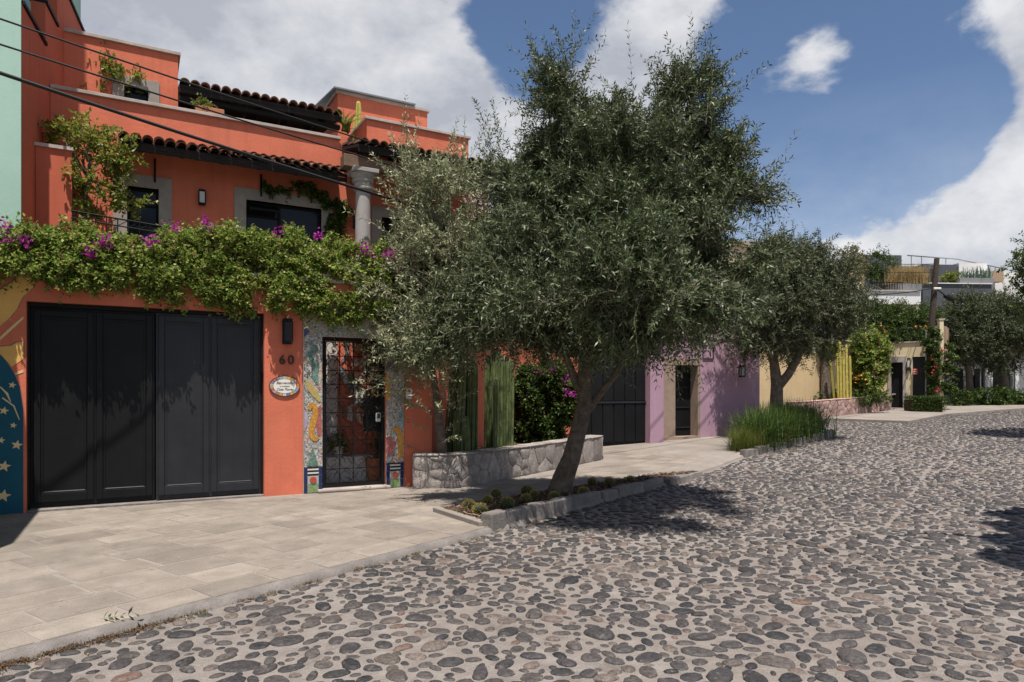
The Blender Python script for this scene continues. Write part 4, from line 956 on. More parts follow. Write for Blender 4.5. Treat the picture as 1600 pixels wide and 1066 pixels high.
def crown(parent, lobes, n, seed, m, leafL, leafW, shoot=(.28, .6), J=13, clumps=90, jit=.16, up=.35, droop=.2, inner=.45, twig_r=.0035, rand=.55, name='crown', extra=None, twm='twig'):
    rg = np.random.default_rng(seed); P, D = lobe_points(lobes, n, rg, clumps, jit, inner)
    D = unit(D*.75 + np.array([0, 0, up]) + rg.standard_normal(D.shape)*rand*.6)
    L = rg.uniform(*shoot, len(P)); P = P - D*L[:, None]*.6
    if extra is not None:
        P = np.concatenate([P, extra[0]]); D = np.concatenate([D, unit(extra[1])]); L = np.concatenate([L, extra[2]])
    V, tw = make_shoots(P, D, L, rg, J, leafL, leafW, droop)
    link(name, np_mesh(name, V, 4, m), parent)
    if twig_r: link('twigs', twig_mesh('twigs', tw, twig_r, twm), parent)['kind'] = 'stuff'
def limbs(parent, trunk, rads, lobes, rg, m='bark', nb=2, r1=.05):
    mb = MB(); mb.tube(trunk, rads, 12); top = Vector(trunk[-1]); rt_ = rads[-1]
    for c, r in lobes:
        c = Vector(c)
        for k in range(nb):
            e = c + Vector((rg.uniform(-.5, .5)*r[0], rg.uniform(-.5, .5)*r[1], rg.uniform(-.2, .6)*r[2])); mid = top.lerp(e, .45) + Vector((rg.uniform(-.15, .15), rg.uniform(-.15, .15), rg.uniform(-.05, .2)))
            mb.tube([top - Vector((0, 0, .12)), top.lerp(mid, .5) + Vector((rg.uniform(-.06, .06), rg.uniform(-.06, .06), 0)), mid, e], [min(rt_*.8, r1*1.3), r1, r1*.6, r1*.15], 7)
    mb.obj('trunk', m, parent, smooth=True)
def L(px, py, d, rx, ry, rz, dd=0):         # a lobe of foliage: seen at px,py, standing at distance d (+dd)
    x, y = at(px, d+dd); return ((x, y, zat(py, d+dd)), (rx, ry, rz))

# ---- the big olive on the street
ol = thing('olive_tree', 'big olive tree leaning from the mulch bed, grey green crown', 'olive tree', (*at(878, 10.35), .1))
d0 = 9.7
lob = [L(866, 165, d0, .42, .5, .75), L(1052, 180, d0, .55, .7, .80), L(1000, 290, d0, 1.15, 1.3, .95), L(840, 320, d0, .80, 1.1, .85), L(1095, 320, d0, .66, 1.1, .90), L(825, 430, d0, .75, 1.3, .70), L(900, 420, d0, 1.1, 1.6, .95, -1.1),
       L(1050, 430, d0, .9, 1.5, .80, -.5), L(950, 462, d0, 1.2, 1.6, .48, -1.4), L(790, 480, d0, .55, 1.0, .55), L(1095, 460, d0, .40, 1.0, .45), L(840, 472, d0, .9, 1.4, .45, -1.2), L(815, 260, d0, .34, .6, .4), L(1110, 270, d0, .30, .6, .4), L(900, 270, d0, .8, 1.0, .7), L(1000, 465, d0, .8, 1.3, .4, -1.9), L(950, 400, d0, 1.5, 1.4, 1.2), L(960, 215, d0, .62, .8, .62), L(1120, 300, d0, .42, .8, .55), L(728, 495, d0, .42, .7, .4, -.4), L(690, 520, d0, .32, .5, .3, -.2)]
rg = np.random.default_rng(5)
tops = []                                   # long whips standing out of the top
for px, py, n_ in ((850, 100, 14), (880, 75, 14), (905, 95, 12), (1040, 120, 14), (1075, 85, 18), (1060, 110, 14), (1110, 150, 12), (1000, 130, 10), (830, 130, 8), (1150, 210, 10), (1170, 270, 12), (770, 200, 8), (945, 190, 10)):
    for k in range(n_): x, y, z = pt(px+rg.normal(0, 9), py+70+rg.normal(0, 28), d0+rg.normal(0, .3)); tops.append(((x, y, z), (RT[0]*rg.normal(.05, .22), RT[1]*rg.normal(.05, .22), 1), rg.uniform(.45, .95)))
for k in range(90):                         # drooping skirt
    px = rg.uniform(700, 1100); x, y, z = pt(px, rg.uniform(485, 525), d0+rg.uniform(-1.6, 1.2)); tops.append(((x, y, z), (rg.normal(0, .5), rg.normal(0, .5), -.6), rg.uniform(.3, .6)))
extra = tuple(np.array([t[i] for t in tops]) for i in range(3))
crown(ol, lob, 12000, 21, 'olive_leaf', .080, .0195, (.28, .60), 16, 300, .12, up=.28, droop=.20, extra=extra, twig_r=.004)
tb = [(*at(874, 10.38), .02), (*at(880, 10.36), .30), pt(893, 715, 10.34), pt(904, 672, 10.3), pt(914, 630, 10.25), pt(913, 590, 10.2), pt(915, 545, 10.15)]
rr_ = random.Random(3)
limbs(ol, tb, [.215, .165, .138, .124, .115, .105, .095], lob, rr_, nb=2, r1=.055)
mb = MB(); mb.tube([pt(917, 642, 10.27), pt(940, 612, 10.2), pt(962, 585, 10.1), pt(985, 540, 9.9)], [.07, .055, .05, .035], 8); mb.obj('limb', 'bark', ol, smooth=True); mb = MB(); mb.tube([pt(911, 620, 10.25), pt(895, 585, 10.2), pt(880, 545, 10.1)], [.07, .06, .04], 8); mb.obj('limb', 'bark', ol, smooth=True)
# ---- silver olive in the stone planter
o2 = thing('olive_tree', 'slender silvery olive tree growing from the stone planter by the gate', 'olive tree', (*at(688, 11.35), .5))
d1 = 11.2
lob2 = [L(645, 470, d1, .75, .6, .95), L(690, 430, d1, .9, .7, .9), L(660, 340, d1, .50, .55, .9), L(705, 310, d1, .45, .5, .75), L(740, 400, d1, .65, .7, .9), L(700, 525, d1, .9, .7, .6), L(625, 530, d1, .55, .6, .5)]
tops = []
for px, py, n_, lean in ((625, 250, 10, -.25), (640, 220, 8, 0), (655, 290, 16, -.35), (620, 310, 16, -.5), (610, 360, 18, -.6), (615, 420, 16, -.7), (700, 235, 10, .1), (720, 215, 8, .2), (735, 250, 12, .2), (600, 470, 14, -.8), (590, 520, 16, -.9), (600, 560, 14, -.9), (640, 580, 14, -.3), (690, 580, 14, 0)):
    for k in range(n_): x, y, z = pt(px+40*(-lean)+rg.normal(0, 14), py+55+rg.normal(0, 22), d1+rg.normal(0, .25)); tops.append(((x, y, z), (RT[0]*(lean+rg.normal(0, .15)), RT[1]*(lean+rg.normal(0, .15))-.1, .9 if py < 450 else .15), rg.uniform(.4, .85)))
extra = tuple(np.array([t[i] for t in tops]) for i in range(3))
crown(o2, lob2, 1500, 22, 'olive_leaf_silver', .084, .019, (.35, .75), 16, 90, .14, up=.25, droop=.12, extra=extra, twig_r=.005)
tb = [(*at(692, 11.35), .42), pt(688, 680, 11.35), pt(683, 630, 11.3), pt(678, 590, 11.25), pt(672, 555, 11.2), pt(668, 500, 11.2)]
limbs(o2, tb, [.095, .08, .065, .055, .05, .04], lob2, rr_, nb=2, r1=.025)
# ---- olive in the grass bed
o3 = thing('olive_tree', 'rounded dark olive tree standing in the tall grass bed', 'olive tree', (*at(1214, 19.6), .2))
d3 = 19.6
lob3 = [L(1232, 412, d3, .75, 1.0, .65), L(1200, 445, d3, .65, 1.0, .75), L(1275, 435, d3, .75, 1.1, .75), L(1240, 480, d3, 1.35, 1.6, .8), L(1185, 505, d3, .5, 1.0, .6), L(1302, 490, d3, .5, 1.0, .7), L(1225, 530, d3, 1.1, 1.3, .45), L(1262, 390, d3, .38, .6, .36), L(1210, 395, d3, .36, .5, .4)]
crown(o3, lob3, 4600, 23, 'olive_leaf_far', .09, .026, (.3, .7), 12, 200, .2, up=.3, droop=.15, twig_r=.005)
limbs(o3, [(*at(1213, 19.6), .1), pt(1213, 640, 19.6), pt(1214, 600, 19.6), pt(1210, 570, 19.55), pt(1205, 540, 19.5)], [.22, .19, .17, .13, .11], lob3, rr_, nb=2, r1=.06)
mb = MB(); mb.tube([pt(1216, 604, 19.6), pt(1232, 585, 19.5), pt(1246, 560, 19.4), pt(1255, 525, 19.4)], [.14, .12, .11, .07], 8); mb.obj('limb', 'bark', o3, smooth=True)

# ---- bougainvillea over the garage wall
def leafy(parent, lobes, n, seed, m, leafL, leafW, name='foliage', clumps=200, jit=.06, inner=.6, up=.3, droop=.1, shoot=(.06, .18), J=4):
    UPB[0] = .8; crown(parent, lobes, n, seed, m, leafL, leafW, shoot, J, clumps, jit, up, droop, inner, 0, .9, name); UPB[0] = .35
def flowers(parent, centres, n, seed, m, size, rad, name='flowers'):
    rg_ = np.random.default_rng(seed); P = []
    for c in centres: P.append(np.array(c) + rg_.standard_normal((n, 3))*rad)
    P = np.concatenate(P); D = unit(rg_.standard_normal(P.shape) + np.array([0, 0, .3])); k = len(P)
    o = link(name, np_mesh(name, leaf_quads(P, D, size*rg_.uniform(.7, 1.2, k), size*.8*rg_.uniform(.7, 1.2, k), rg_), 4, m), parent); o['kind'] = 'stuff'
bo = thing('bougainvillea_hedge', 'bright green bougainvillea with magenta blooms spilling over the garage wall', 'bougainvillea', (1.3, 10.7, 3.36))
lb = []; rb = random.Random(8)
prof = [(-60, 385, 425), (0, 372, 420), (40, 362, 425), (80, 360, 432), (120, 364, 436), (160, 372, 440), (200, 380, 438), (240, 376, 452), (280, 358, 462), (320, 350, 466), (360, 356, 468), (400, 366, 474), (440, 368, 480), (480, 368, 482), (520, 372, 488), (560, 384, 492), (600, 394, 488), (640, 400, 475), (690, 405, 470)]
for px, ya, yb in prof:
    for k in range(3):
        py = ya + (yb-ya)*(k+.5)/3 + rb.uniform(-5, 5); x, z = onY(px+rb.uniform(-10, 10), py, FY-.12)
        lb.append(((x, FY + (.20 if k == 0 else .02 if k == 1 else -.03) + rb.uniform(-.05, .05), z), (.26, .20 if k else .30, (yb-ya)/3*.0075*rb.uniform(.9, 1.25))))
leafy(bo, lb, 13500, 31, 'boug_leaf', .056, .036, clumps=900, jit=.05)
tr_ = []
for k in range(26):
    px = rb.uniform(60, 600); x, z = onY(px, np.interp(px, [p[0] for p in prof], [p[2] for p in prof])+rb.uniform(0, 10), FY-.12); tr_.append(((x, FY-.09+rb.uniform(-.05, .03), z), (.09, .06, rb.uniform(.06, .13))))
leafy(bo, tr_, 420, 33, 'boug_leaf', .055, .034, name='trailing_shoots', clumps=90, jit=.04, up=-.2)
mb = MB()
for k in range(30):
    px = rb.uniform(0, 660); x, z = onY(px, 420, FY); mb.tube([(x, FY+.2, 3.34), (x+rb.uniform(-.2, .2), FY+rb.uniform(-.05, .2), 3.6), (x+rb.uniform(-.4, .4), FY+rb.uniform(-.2, .1), 3.55+rb.uniform(-.1, .3))], [.012, .008, .003], 5)
mb.obj('stems', 'bark', bo)['kind'] = 'stuff'
fl = []
for px, py in ((6, 354), (8, 372), (38, 378), (140, 392), (137, 398), (162, 382), (165, 375), (240, 372), (232, 380), (272, 354), (320, 347), (325, 352), (432, 360), (497, 368), (568, 388), (575, 393), (603, 398), (615, 396), (611, 402), (640, 398), (625, 415), (648, 420), (690, 385), (660, 440), (672, 460)):
    x, z = onY(px, py, FY-.25); fl.append((x, FY-.25, z))
flowers(bo, fl, 20, 35, 'boug_flower', .055, .040)
# second bougainvillea at the end of the planter
b2 = thing('bougainvillea_bush', 'dark glossy bougainvillea bush at the far end of the stone planter', 'bougainvillea', (*at(855, 15.4), .5))
d5 = 15.3
leafy(b2, [L(850, 640, d5, .65, .5, .75), L(880, 620, d5, .45, .4, .6), L(830, 615, d5, .5, .4, .6), L(850, 590, d5, .6, .4, .4), L(845, 675, d5, .6, .45, .3)], 3800, 36, 'boug_dark', .075, .05, clumps=260, jit=.07)
flowers(b2, [pt(884, 595, 14.7), pt(889, 613, 14.7), pt(897, 616, 14.7), pt(843, 580, 14.8), pt(865, 578, 14.8), pt(830, 622, 14.8)], 14, 37, 'boug_flower', .06, .05)
MB().tube([(*at(850, 15.3), .45), pt(858, 660, 15.3), pt(850, 630, 15.3)], [.04, .03, .02], 6).obj('stems', 'bark', b2)
# ---- citrus on the balcony and the one above
ct = thing('citrus_tree', 'young yellow green tree rising behind the balcony rail', 'tree', (*at(132, 10.0), 3.2))
dc = 10.0
lc = [L(130, 215, dc, .33, .3, .25), L(100, 205, dc, .22, .2, .14), L(165, 235, dc, .36, .3, .28), L(195, 245, dc, .28, .25, .2), L(150, 275, dc, .34, .3, .25), L(130, 310, dc, .2, .2, .25), L(175, 300, dc, .22, .22, .2), L(205, 318, dc, .2, .2, .12), L(140, 335, dc, .14, .14, .15), L(90, 215, dc, .16, .16, .1), L(125, 185, dc, .12, .12, .1)]
leafy(ct, lc, 400, 41, 'citrus_leaf', .075, .042, name='crown', clumps=130, jit=.05, shoot=(.1, .26), J=5)
limbs(ct, [(*at(131, 10.0), 3.2), pt(131, 350, dc), pt(133, 310, dc), pt(140, 270, dc)], [.04, .032, .028, .02], lc, rr_, nb=1, r1=.014)
c2 = thing('potted_tree', 'small leafy tree on the upper left roof terrace', 'tree', (*at(150, 11.6), 5.65))
dc = 11.6
lc = [L(140, 85, dc, .30, .25, .14), L(165, 112, dc, .34, .3, .16), L(130, 125, dc, .25, .25, .12), L(195, 120, dc, .28, .25, .14), L(165, 135, dc, .3, .25, .12), L(150, 95, dc, .2, .2, .12)]
leafy(c2, lc, 330, 42, 'citrus_leaf', .07, .042, name='crown', clumps=80, jit=.05, shoot=(.1, .22), J=5)
limbs(c2, [(*at(152, 11.6), 5.65), pt(152, 160, dc), pt(152, 130, dc)], [.03, .025, .02], lc, rr_, nb=1, r1=.012)
MB().lathe((*at(152, 11.6), 5.65), [(.14, 0), (.18, .3), (.2, .32), (.19, .34)], 16).obj('pot', 'terracotta', c2, smooth=True)
# vine over the wide upper window
vn = thing('climbing_vine', 'dark climbing vine trailing above the wide upper window', 'vine', (3.1, UY, 3.2))
yv = UY-.09
lv = [((onY(px, py, yv)[0], yv, onY(px, py, yv)[1]), (r_, .07, r2)) for px, py, r_, r2 in ((415, 292, .12, .05), (440, 297, .16, .06), (475, 292, .18, .09), (490, 302, .2, .08), (515, 310, .16, .12), (525, 335, .15, .22), (520, 360, .18, .2), (535, 325, .12, .15), (505, 318, .1, .08))]
leafy(vn, lv, 420, 43, 'boug_dark', .06, .045, clumps=90, jit=.03, shoot=(.05, .12), J=4)
MB().tube([(onY(530, 380, yv)[0], yv+.06, 3.2), (onY(528, 330, yv)[0], yv+.06, onY(528, 330, yv)[1]), (onY(480, 300, yv)[0], yv+.06, onY(480, 300, yv)[1]), (onY(420, 292, yv)[0], yv+.06, onY(420, 292, yv)[1])], [.02, .015, .01, .006], 6).obj('stem', 'bark', vn)
# courtyard vine and pot
cv = thing('courtyard_vine', 'leafy vine climbing inside the iron gate', 'vine', (3.5, 11.3, .08))
leafy(cv, [((3.62, 11.2, 2.2), (.12, .12, .3)), ((3.58, 11.2, 1.75), (.14, .12, .25)), ((3.56, 11.25, 1.4), (.12, .1, .15)), ((3.62, 11.2, 1.0), (.12, .12, .4))], 260, 44, 'boug_dark', .06, .045, clumps=60, jit=.05)
MB().tube([(3.60, 11.3, .3), (3.60, 11.25, 1.2), (3.60, 11.22, 2.2)], [.02, .015, .01], 6).obj('stem', 'bark', cv)
MB().lathe((3.60, 11.3, .076), [(.13, 0), (.19, .36), (.21, .38), (.20, .42), (.17, .42)], 18).obj('pot', 'terracotta', cv, smooth=True)
pp = thing('potted_plant', 'small potted succulent on the white bench inside the gate', 'potted plant', (3.0, 11.6, .52))
MB().lathe((3.02, 11.6, .52), [(.07, 0), (.10, .15), (.11, .17)], 16).obj('pot', 'ceramic', pp, smooth=True)
leafy(pp, [((3.02, 11.6, .76), (.13, .12, .1))], 60, 45, 'citrus_leaf', .09, .03, clumps=20, jit=.03)
# ---- cacti
def pipe(mb, base, top, r, ribs=9):
    b, t = Vector(base), Vector(top); n = ribs*2; d = t-b; prof_ = [(0, .8), (.1, 1), (.5, 1.04), (.9, 1), (.97, .85), (.995, .45), (1.0, .05)]
    ax = d.normalized(); a = ax.cross(Vector((.2, .9, .1))).normalized(); c = ax.cross(a); vs = []
    for f_, q in prof_:
        for k in range(n): w = 2*math.pi*k/n; rr2 = r*q*(1 if k % 2 else .66); p = b + d*f_ + (a*math.cos(w)+c*math.sin(w))*rr2; vs.append(tuple(p))
    m_ = len(prof_); mb.add(vs, [(i*n+k, i*n+(k+1) % n, (i+1)*n+(k+1) % n, (i+1)*n+k) for i in range(m_-1) for k in range(n)] + [tuple(range((m_-1)*n, m_*n))])
def pipes(parent, spec, d, m):
    for bx, tx, ty, r, dd in spec: mb = MB(); pipe(mb, (*at(bx, d+dd), .45), pt(tx, ty, d+dd), r); mb.obj('cactus_stem', m, parent)
k1 = thing('organ_pipe_cactus', 'left clump of tall green organ pipe cactus in the stone planter', 'cactus', (*at(725, 12.3), .5))
pipes(k1, ((698, 711, 560, .075, 0), (708, 719, 545, .07, .15), (717, 724, 552, .078, -.1), (727, 731, 540, .07, .1), (735, 737, 555, .075, -.05), (741, 742, 565, .06, .2), (712, 713, 640, .055, -.25), (731, 728, 650, .05, -.3)), 12.2, 'cactus')
k2 = thing('organ_pipe_cactus', 'right clump of tall green organ pipe cactus in the stone planter', 'cactus', (*at(778, 12.9), .5))
pipes(k2, ((762, 763, 555, .07, 0), (770, 772, 545, .075, .1), (779, 780, 550, .07, -.1), (788, 788, 556, .07, .1), (796, 798, 562, .075, 0), (775, 775, 590, .055, -.25)), 12.8, 'cactus')
k3 = thing('column_cactus', 'single tall column cactus in front of the porch roof', 'cactus', (*at(697, 11.9), 3.2))
mb = MB(); pipe(mb, (*at(699, 11.9), 3.15), pt(696, 247, 11.9), .085, 10); mb.obj('cactus_stem', 'cactus', k3)
# golden barrel cacti in the mulch bed
bc = [(733, 794, .085), (750, 803, .10), (762, 785, .07), (775, 776, .085), (792, 794, .11), (823, 772, .10), (835, 777, .075), (822, 785, .085), (866, 781, .085), (912, 773, .085), (925, 757, .08), (952, 759, .10), (985, 753, .075)]
words = ['leftmost', 'second', 'third', 'fourth', 'fifth', 'sixth', 'seventh', 'eighth', 'ninth', 'tenth', 'eleventh', 'twelfth', 'rightmost']
order = sorted(range(13), key=lambda i: bc[i][0])
rgb = np.random.default_rng(9)
for rank, i in enumerate(order):
    px, py, r_ = bc[i]; r_ *= .86; d = (EYE-.11)*FPX/(py-HY); x, y = at(px, d)
    nm = words[rank] + (' small round barrel cactus' if rank in (0, 12) else ' small round barrel cactus from the left')
    t = thing('barrel_cactus', nm + ' in the mulch bed', 'cactus', (x, y, .105), 'barrel cacti round the olive tree')
    pr_ = [(r_*math.cos(a)*1.0, r_*.85*math.sin(a)+r_*.7) for a in np.linspace(-.9, 1.45, 9)]
    MB().lathe((x, y, .10), pr_, 28, 1, .14).obj('ribbed_body', 'barrel_skin', t)
    D = unit(rgb.standard_normal((420, 3)) + np.array([0, 0, .5])); P = np.array([x, y, .10+r_*.7]) + D*np.array([r_, r_, r_*.85])*.96; D2 = unit(D + rgb.standard_normal(D.shape)*.5)
    sp_ = link('spines', np_mesh('spines', leaf_quads(P, D2, rgb.uniform(.02, .04, 420), np.full(420, .0035), rgb), 4, 'spines'), t); sp_['kind'] = 'stuff'
# ---- grasses
def blades(name, parent, centres, n, seed, m, h, spread, lean, w=.012, segs=4):
    rg_ = np.random.default_rng(seed); c = np.array(centres); idx = rg_.integers(len(c), size=n)
    P = c[idx] + np.concatenate([rg_.standard_normal((n, 2))*spread, np.zeros((n, 1))], 1)
    az = rg_.uniform(0, 6.283, n); H = h*rg_.uniform(.55, 1.1, n); ln = lean*np.abs(rg_.normal(.5, .45, n))
    dirh = np.stack([np.cos(az), np.sin(az), np.zeros(n)], 1); sd = np.stack([-np.sin(az), np.cos(az), np.zeros(n)], 1)
    V = []; T = np.linspace(0, 1, segs+1)
    pts = [P + dirh*(ln*H*t**2)[:, None] + np.array([0, 0, 1.])*(H*(t - .35*ln*t**2.5))[:, None] for t in T]
    for j in range(segs):
        w0, w1 = w*(1-T[j]*.85), w*(1-T[j+1]*.85)
        V.append(np.stack([pts[j]-sd*w0, pts[j]+sd*w0, pts[j+1]+sd*w1, pts[j+1]-sd*w1], 1))
    V = np.stack(V, 1).reshape(-1, 3)       # blade-major so every blade's quads stay together
    o = link(name, np_mesh(name, V, 4, m), parent); return o
gr = thing('tall_grass_clump', 'dense clump of dark green strappy grass round the second olive trunk', 'grass clump', (16, 13.2, .15))
cs_ = [(*at(px, d), rise(*at(px, d))+.1) for px, d in ((1180, 17.4), (1190, 17.8), (1200, 18.2), (1210, 18.4), (1222, 18.8), (1234, 19.2), (1246, 19.6), (1256, 20.0), (1265, 20.4), (1195, 18.6), (1215, 19.2), (1235, 19.8), (1248, 20.3))]
blades('grass_blades', gr, cs_, 6000, 51, 'grass_green', 1.08, .22, 1.0, .012, 4)['kind'] = 'stuff'
gf = thing('feather_grass', 'soft bright green feather grass at the left end of the grass bed', 'grass clump', (*at(1165, 17.2), .15))
blades('grass_blades', gf, [(*at(1165, 16.95), .1), (*at(1172, 17.1), .1), (*at(1158, 17.0), .1)], 2600, 52, 'grass_yellow', .72, .13, .9, .004, 5)['kind'] = 'stuff'
gf = thing('feather_grass', 'yellowish feather grass at the front middle of the grass bed', 'grass clump', (*at(1218, 18.2), .15))
blades('grass_blades', gf, [(*at(1214, 18.05), .15), (*at(1220, 18.2), .15)], 1500, 53, 'grass_yellow', .75, .12, .8, .004, 5)['kind'] = 'stuff'
gf = thing('feather_grass', 'small green feather grass tuft at the right of the grass bed', 'grass clump', (*at(1252, 19.3), .2))
blades('grass_blades', gf, [(*at(1250, 19.25), .2), (*at(1260, 19.6), .2)], 1200, 54, 'grass_yellow', .5, .12, .9, .004, 5)['kind'] = 'stuff'
# dry weeds and litter along the kerb, fallen leaves on the stones
wd = []; rw = random.Random(2)
for s_, n_ in ((.55, 6), (.8, 6), (1.1, 8), (1.3, 8), (1.55, 8), (2.2, 5), (2.6, 6), (3.3, 4), (4.0, 4), (4.7, 4), (5.3, 4), (5.9, 5)):
    for k in range(n_): wd.append((*ST(s_+1.0+rw.uniform(-.15, .15), 4.775+rw.uniform(-.03, .015)), .0))
we = thing('kerb_weeds', 'dry weeds and leaf litter caught along the low kerb', 'weeds', (*ST(2, 4.77), 0)); we['kind'] = 'stuff'
blades('weed_blades', we, wd, 1100, 55, 'weed', .035, .045, 1.4, .0035, 2)
dl = [(*ST(rw.uniform(1.25, 2.35)+rw.gauss(0, .04), 4.755+rw.gauss(0, .022)), .004) for k in range(60)] + [(*ST(rw.uniform(2.3, 12), 4.765), .002) for k in range(50)]
blades('dry_debris', we, dl, 3200, 56, 'mulch', .034, .022, 2.2, .0035, 2)
V = []; rgl = np.random.default_rng(14)
for k in range(330):
    s_ = rgl.uniform(0, 12); t_ = 4.75 - abs(rgl.normal(0, .12)) if k < 190 else rgl.uniform(2.6, 6.6); x, y = ST(s_, t_)
    V.append((x, y, (.012 if t_ < 4.77 else .075)))
V = np.array(V); Dl = unit(np.concatenate([rgl.standard_normal((330, 2)), rgl.uniform(-.15, .15, (330, 1))], 1))
lt = link('leaf_litter', np_mesh('leaf_litter', leaf_quads(V, Dl, rgl.uniform(.012, .035, 330), rgl.uniform(.006, .016, 330), rgl, 2.5), 4, 'litter')); tag(lt, 'fallen yellow leaves scattered along the kerb', 'leaf litter', kind='stuff')
tw = thing('olive_sprig', 'fallen green olive sprig lying on the sidewalk edge', 'twig', (*at(176, 4.6), .06))
x, y = at(176, 4.62); V, tp = make_shoots(np.array([[x-.07, y-.02, .085]]), np.array([[.8, .3, .05]]), np.array([.16]), np.random.default_rng(3), 6, .07, .018, .05)
link('leaf', np_mesh('leaf', V, 4, 'olive_leaf'), tw); link('stem', twig_mesh('stem', tp, .002, 'twig'), tw)

# ================================================================== THE LAVENDER HOUSE
def xo(px, Y): return onY(px, 600, Y)[0]
lv_ = thing('lavender_house', 'lavender stucco street wall with dark garage and stone framed door', 'house', (14, 15, .2))
LYW = 15.20; ztop = 3.25
px0, px1 = xo(1016, 14.85), xo(1037, 14.85)
MB().box(px0, px1, 14.85, 15.195, 0, ztop).obj('pier', 'lavender', lv_)
xa, xb = xo(1079, LYW), xo(1187, LYW)
MB().box(xo(1094, LYW), xb, LYW, LYW+.3, 0, ztop).obj('street_wall', 'lavender', lv_)
MB().box(xb-.3, xb, LYW+.302, LYW+6, 0, ztop).obj('side_wall', 'lavender', lv_)
MB().box(px0-.02, xb+.02, LYW-.03, LYW+.33, ztop+.002, ztop+.05).obj('coping', 'coping', lv_)
dx0, dx1 = xo(1044, 15.5), xo(1079, 15.5)
MB().box(px1+.002, xo(1094, LYW)-.002, LYW+.02, LYW+.5, 2.62, ztop).obj('door_lintel_wall', 'lavender', lv_)
sf = MB(); sf.box(px1+.004, dx0, LYW-.01, LYW+.42, 0, 2.42); sf.box(dx1, xo(1094, LYW)-.004, LYW-.01, LYW+.42, 0, 2.42); sf.box(px1+.004, xo(1094, LYW)-.004, LYW-.02, LYW+.42, 2.422, 2.61); sf.obj('stone_door_frame', 'cantera_lav', lv_)
MB().box(px1+.05, xo(1094, LYW)-.05, LYW-.06, LYW+.3, .18, rise(14, 15)+.14).obj('doorstep', 'cantera_lav', lv_)
dr = MB().box(dx0, dx1, LYW+.30, LYW+.36, .2, 2.42).obj('door', 'steel_black', lv_)
for z in (.55, 1.15, 1.75): MB().box(dx0+.06, dx1-.06, LYW+.275, LYW+.298, z, z+.03).obj('door_rail', 'steel_slate_sheen', dr)
g0, g1 = xo(905, 15.06), px0-.002
lg = MB().box(g0, g1, 15.06, 15.12, .08, 2.75).obj('garage_door', 'steel_black', lv_)
for k in range(6):
    x = g0 + (g1-g0)*k/6; MB().box(x+.02, x+(g1-g0)/6-.02, 15.035, 15.058, .25, 1.30).obj('garage_panel', 'steel_black', lg, bevel=.006); MB().box(x+.02, x+(g1-g0)/6-.02, 15.035, 15.058, 1.38, 2.6).obj('garage_panel', 'steel_black', lg, bevel=.006)
MB().box(g0, g1, 15.015, 15.058, 1.315, 1.365).obj('garage_rail', 'steel_slate_sheen', lg)
MB().box(g0, g1, 14.93, 15.4, 2.752, ztop).obj('garage_lintel', 'lavender', lv_)
MB().box(g0-.6, g0-.002, 14.95, 15.5, 0, ztop).obj('garage_pier', 'lavender', lv_)
MB().box(xo(940, 17), xo(1170, 17), 17.4, 22, ztop-.5, 5.4).obj('upper_storey', 'lavender', lv_)
wall_lamp('wall_lamp', 'dark square wall lantern on the lavender wall', xo(1157, LYW), zat(580, 21.2), LYW, .17, .36, glass='plastic_grey')
fm = thing('iron_frame', 'small black iron bracket frame high on the lavender wall', 'bracket', (xo(1107, LYW), LYW, zat(550, 20.9)))
zc_, xc_ = zat(551, 20.9), xo(1106, LYW); b = MB(); b.box(xc_-.22, xc_+.22, LYW-.03, LYW-.002, zc_+.19, zc_+.21); b.box(xc_-.22, xc_+.22, LYW-.03, LYW-.002, zc_-.21, zc_-.19); b.obj('rail', 'iron', fm)
b = MB(); b.box(xc_-.22, xc_-.20, LYW-.03, LYW-.002, zc_-.19, zc_+.19); b.box(xc_+.20, xc_+.22, LYW-.03, LYW-.002, zc_-.19, zc_+.19); b.obj('upright', 'iron', fm)
# pink shrub on the porch terrace behind the olive
ps = thing('flowering_shrub', 'pale pink flowering shrub on the porch terrace behind the olive', 'shrub', (*at(745, 12.2), 3.2))
flowers(ps, [pt(px, py, 12.2) for px, py in ((735, 320), (745, 330), (760, 325), (768, 305), (750, 318), (740, 340))], 26, 61, 'pink_flower', .07, .10)
leafy(ps, [L(750, 345, 12.2, .4, .3, .4)], 160, 62, 'boug_dark', .07, .04, clumps=30)
MB().tube([(*at(750, 12.2), 3.2), pt(750, 340, 12.2)], [.03, .015], 6).obj('stem', 'bark', ps)
# roof plants above the lower roof, pot on the parapet
yp = thing('potted_succulent', 'yellow green succulent in a long terracotta trough on the parapet', 'potted plant', (onY(328, 170, UY)[0], UY+.1, 6.26))
xs_ = onY(328, 170, UY)[0]; MB().box(xs_-.22, xs_+.22, UY-.02, UY+.22, 6.257, 6.36).obj('trough', 'terracotta', yp, bevel=.01)
leafy(yp, [((xs_-.1, UY+.1, 6.41), (.12, .08, .07))], 60, 63, 'grass_yellow', .06, .03, clumps=20, jit=.02)
yc = thing('roof_cactus', 'yellow green cactus and agave behind the roof block', 'cactus', (*at(553, 13.4), 5.65))
for bx, tx, ty, r in ((560, 560, 158, .055), (553, 556, 182, .05), (566, 570, 185, .04)): mb = MB(); pipe(mb, (*at(bx, 13.4), 5.66), pt(tx, ty, 13.4), r, 7); mb.obj('cactus_stem', 'cactus_yellow', yc)
blades('agave_leaf', yc, [pt(540, 205, 13.1)], 26, 64, 'grass_yellow', .42, .04, 1.5, .03, 4)

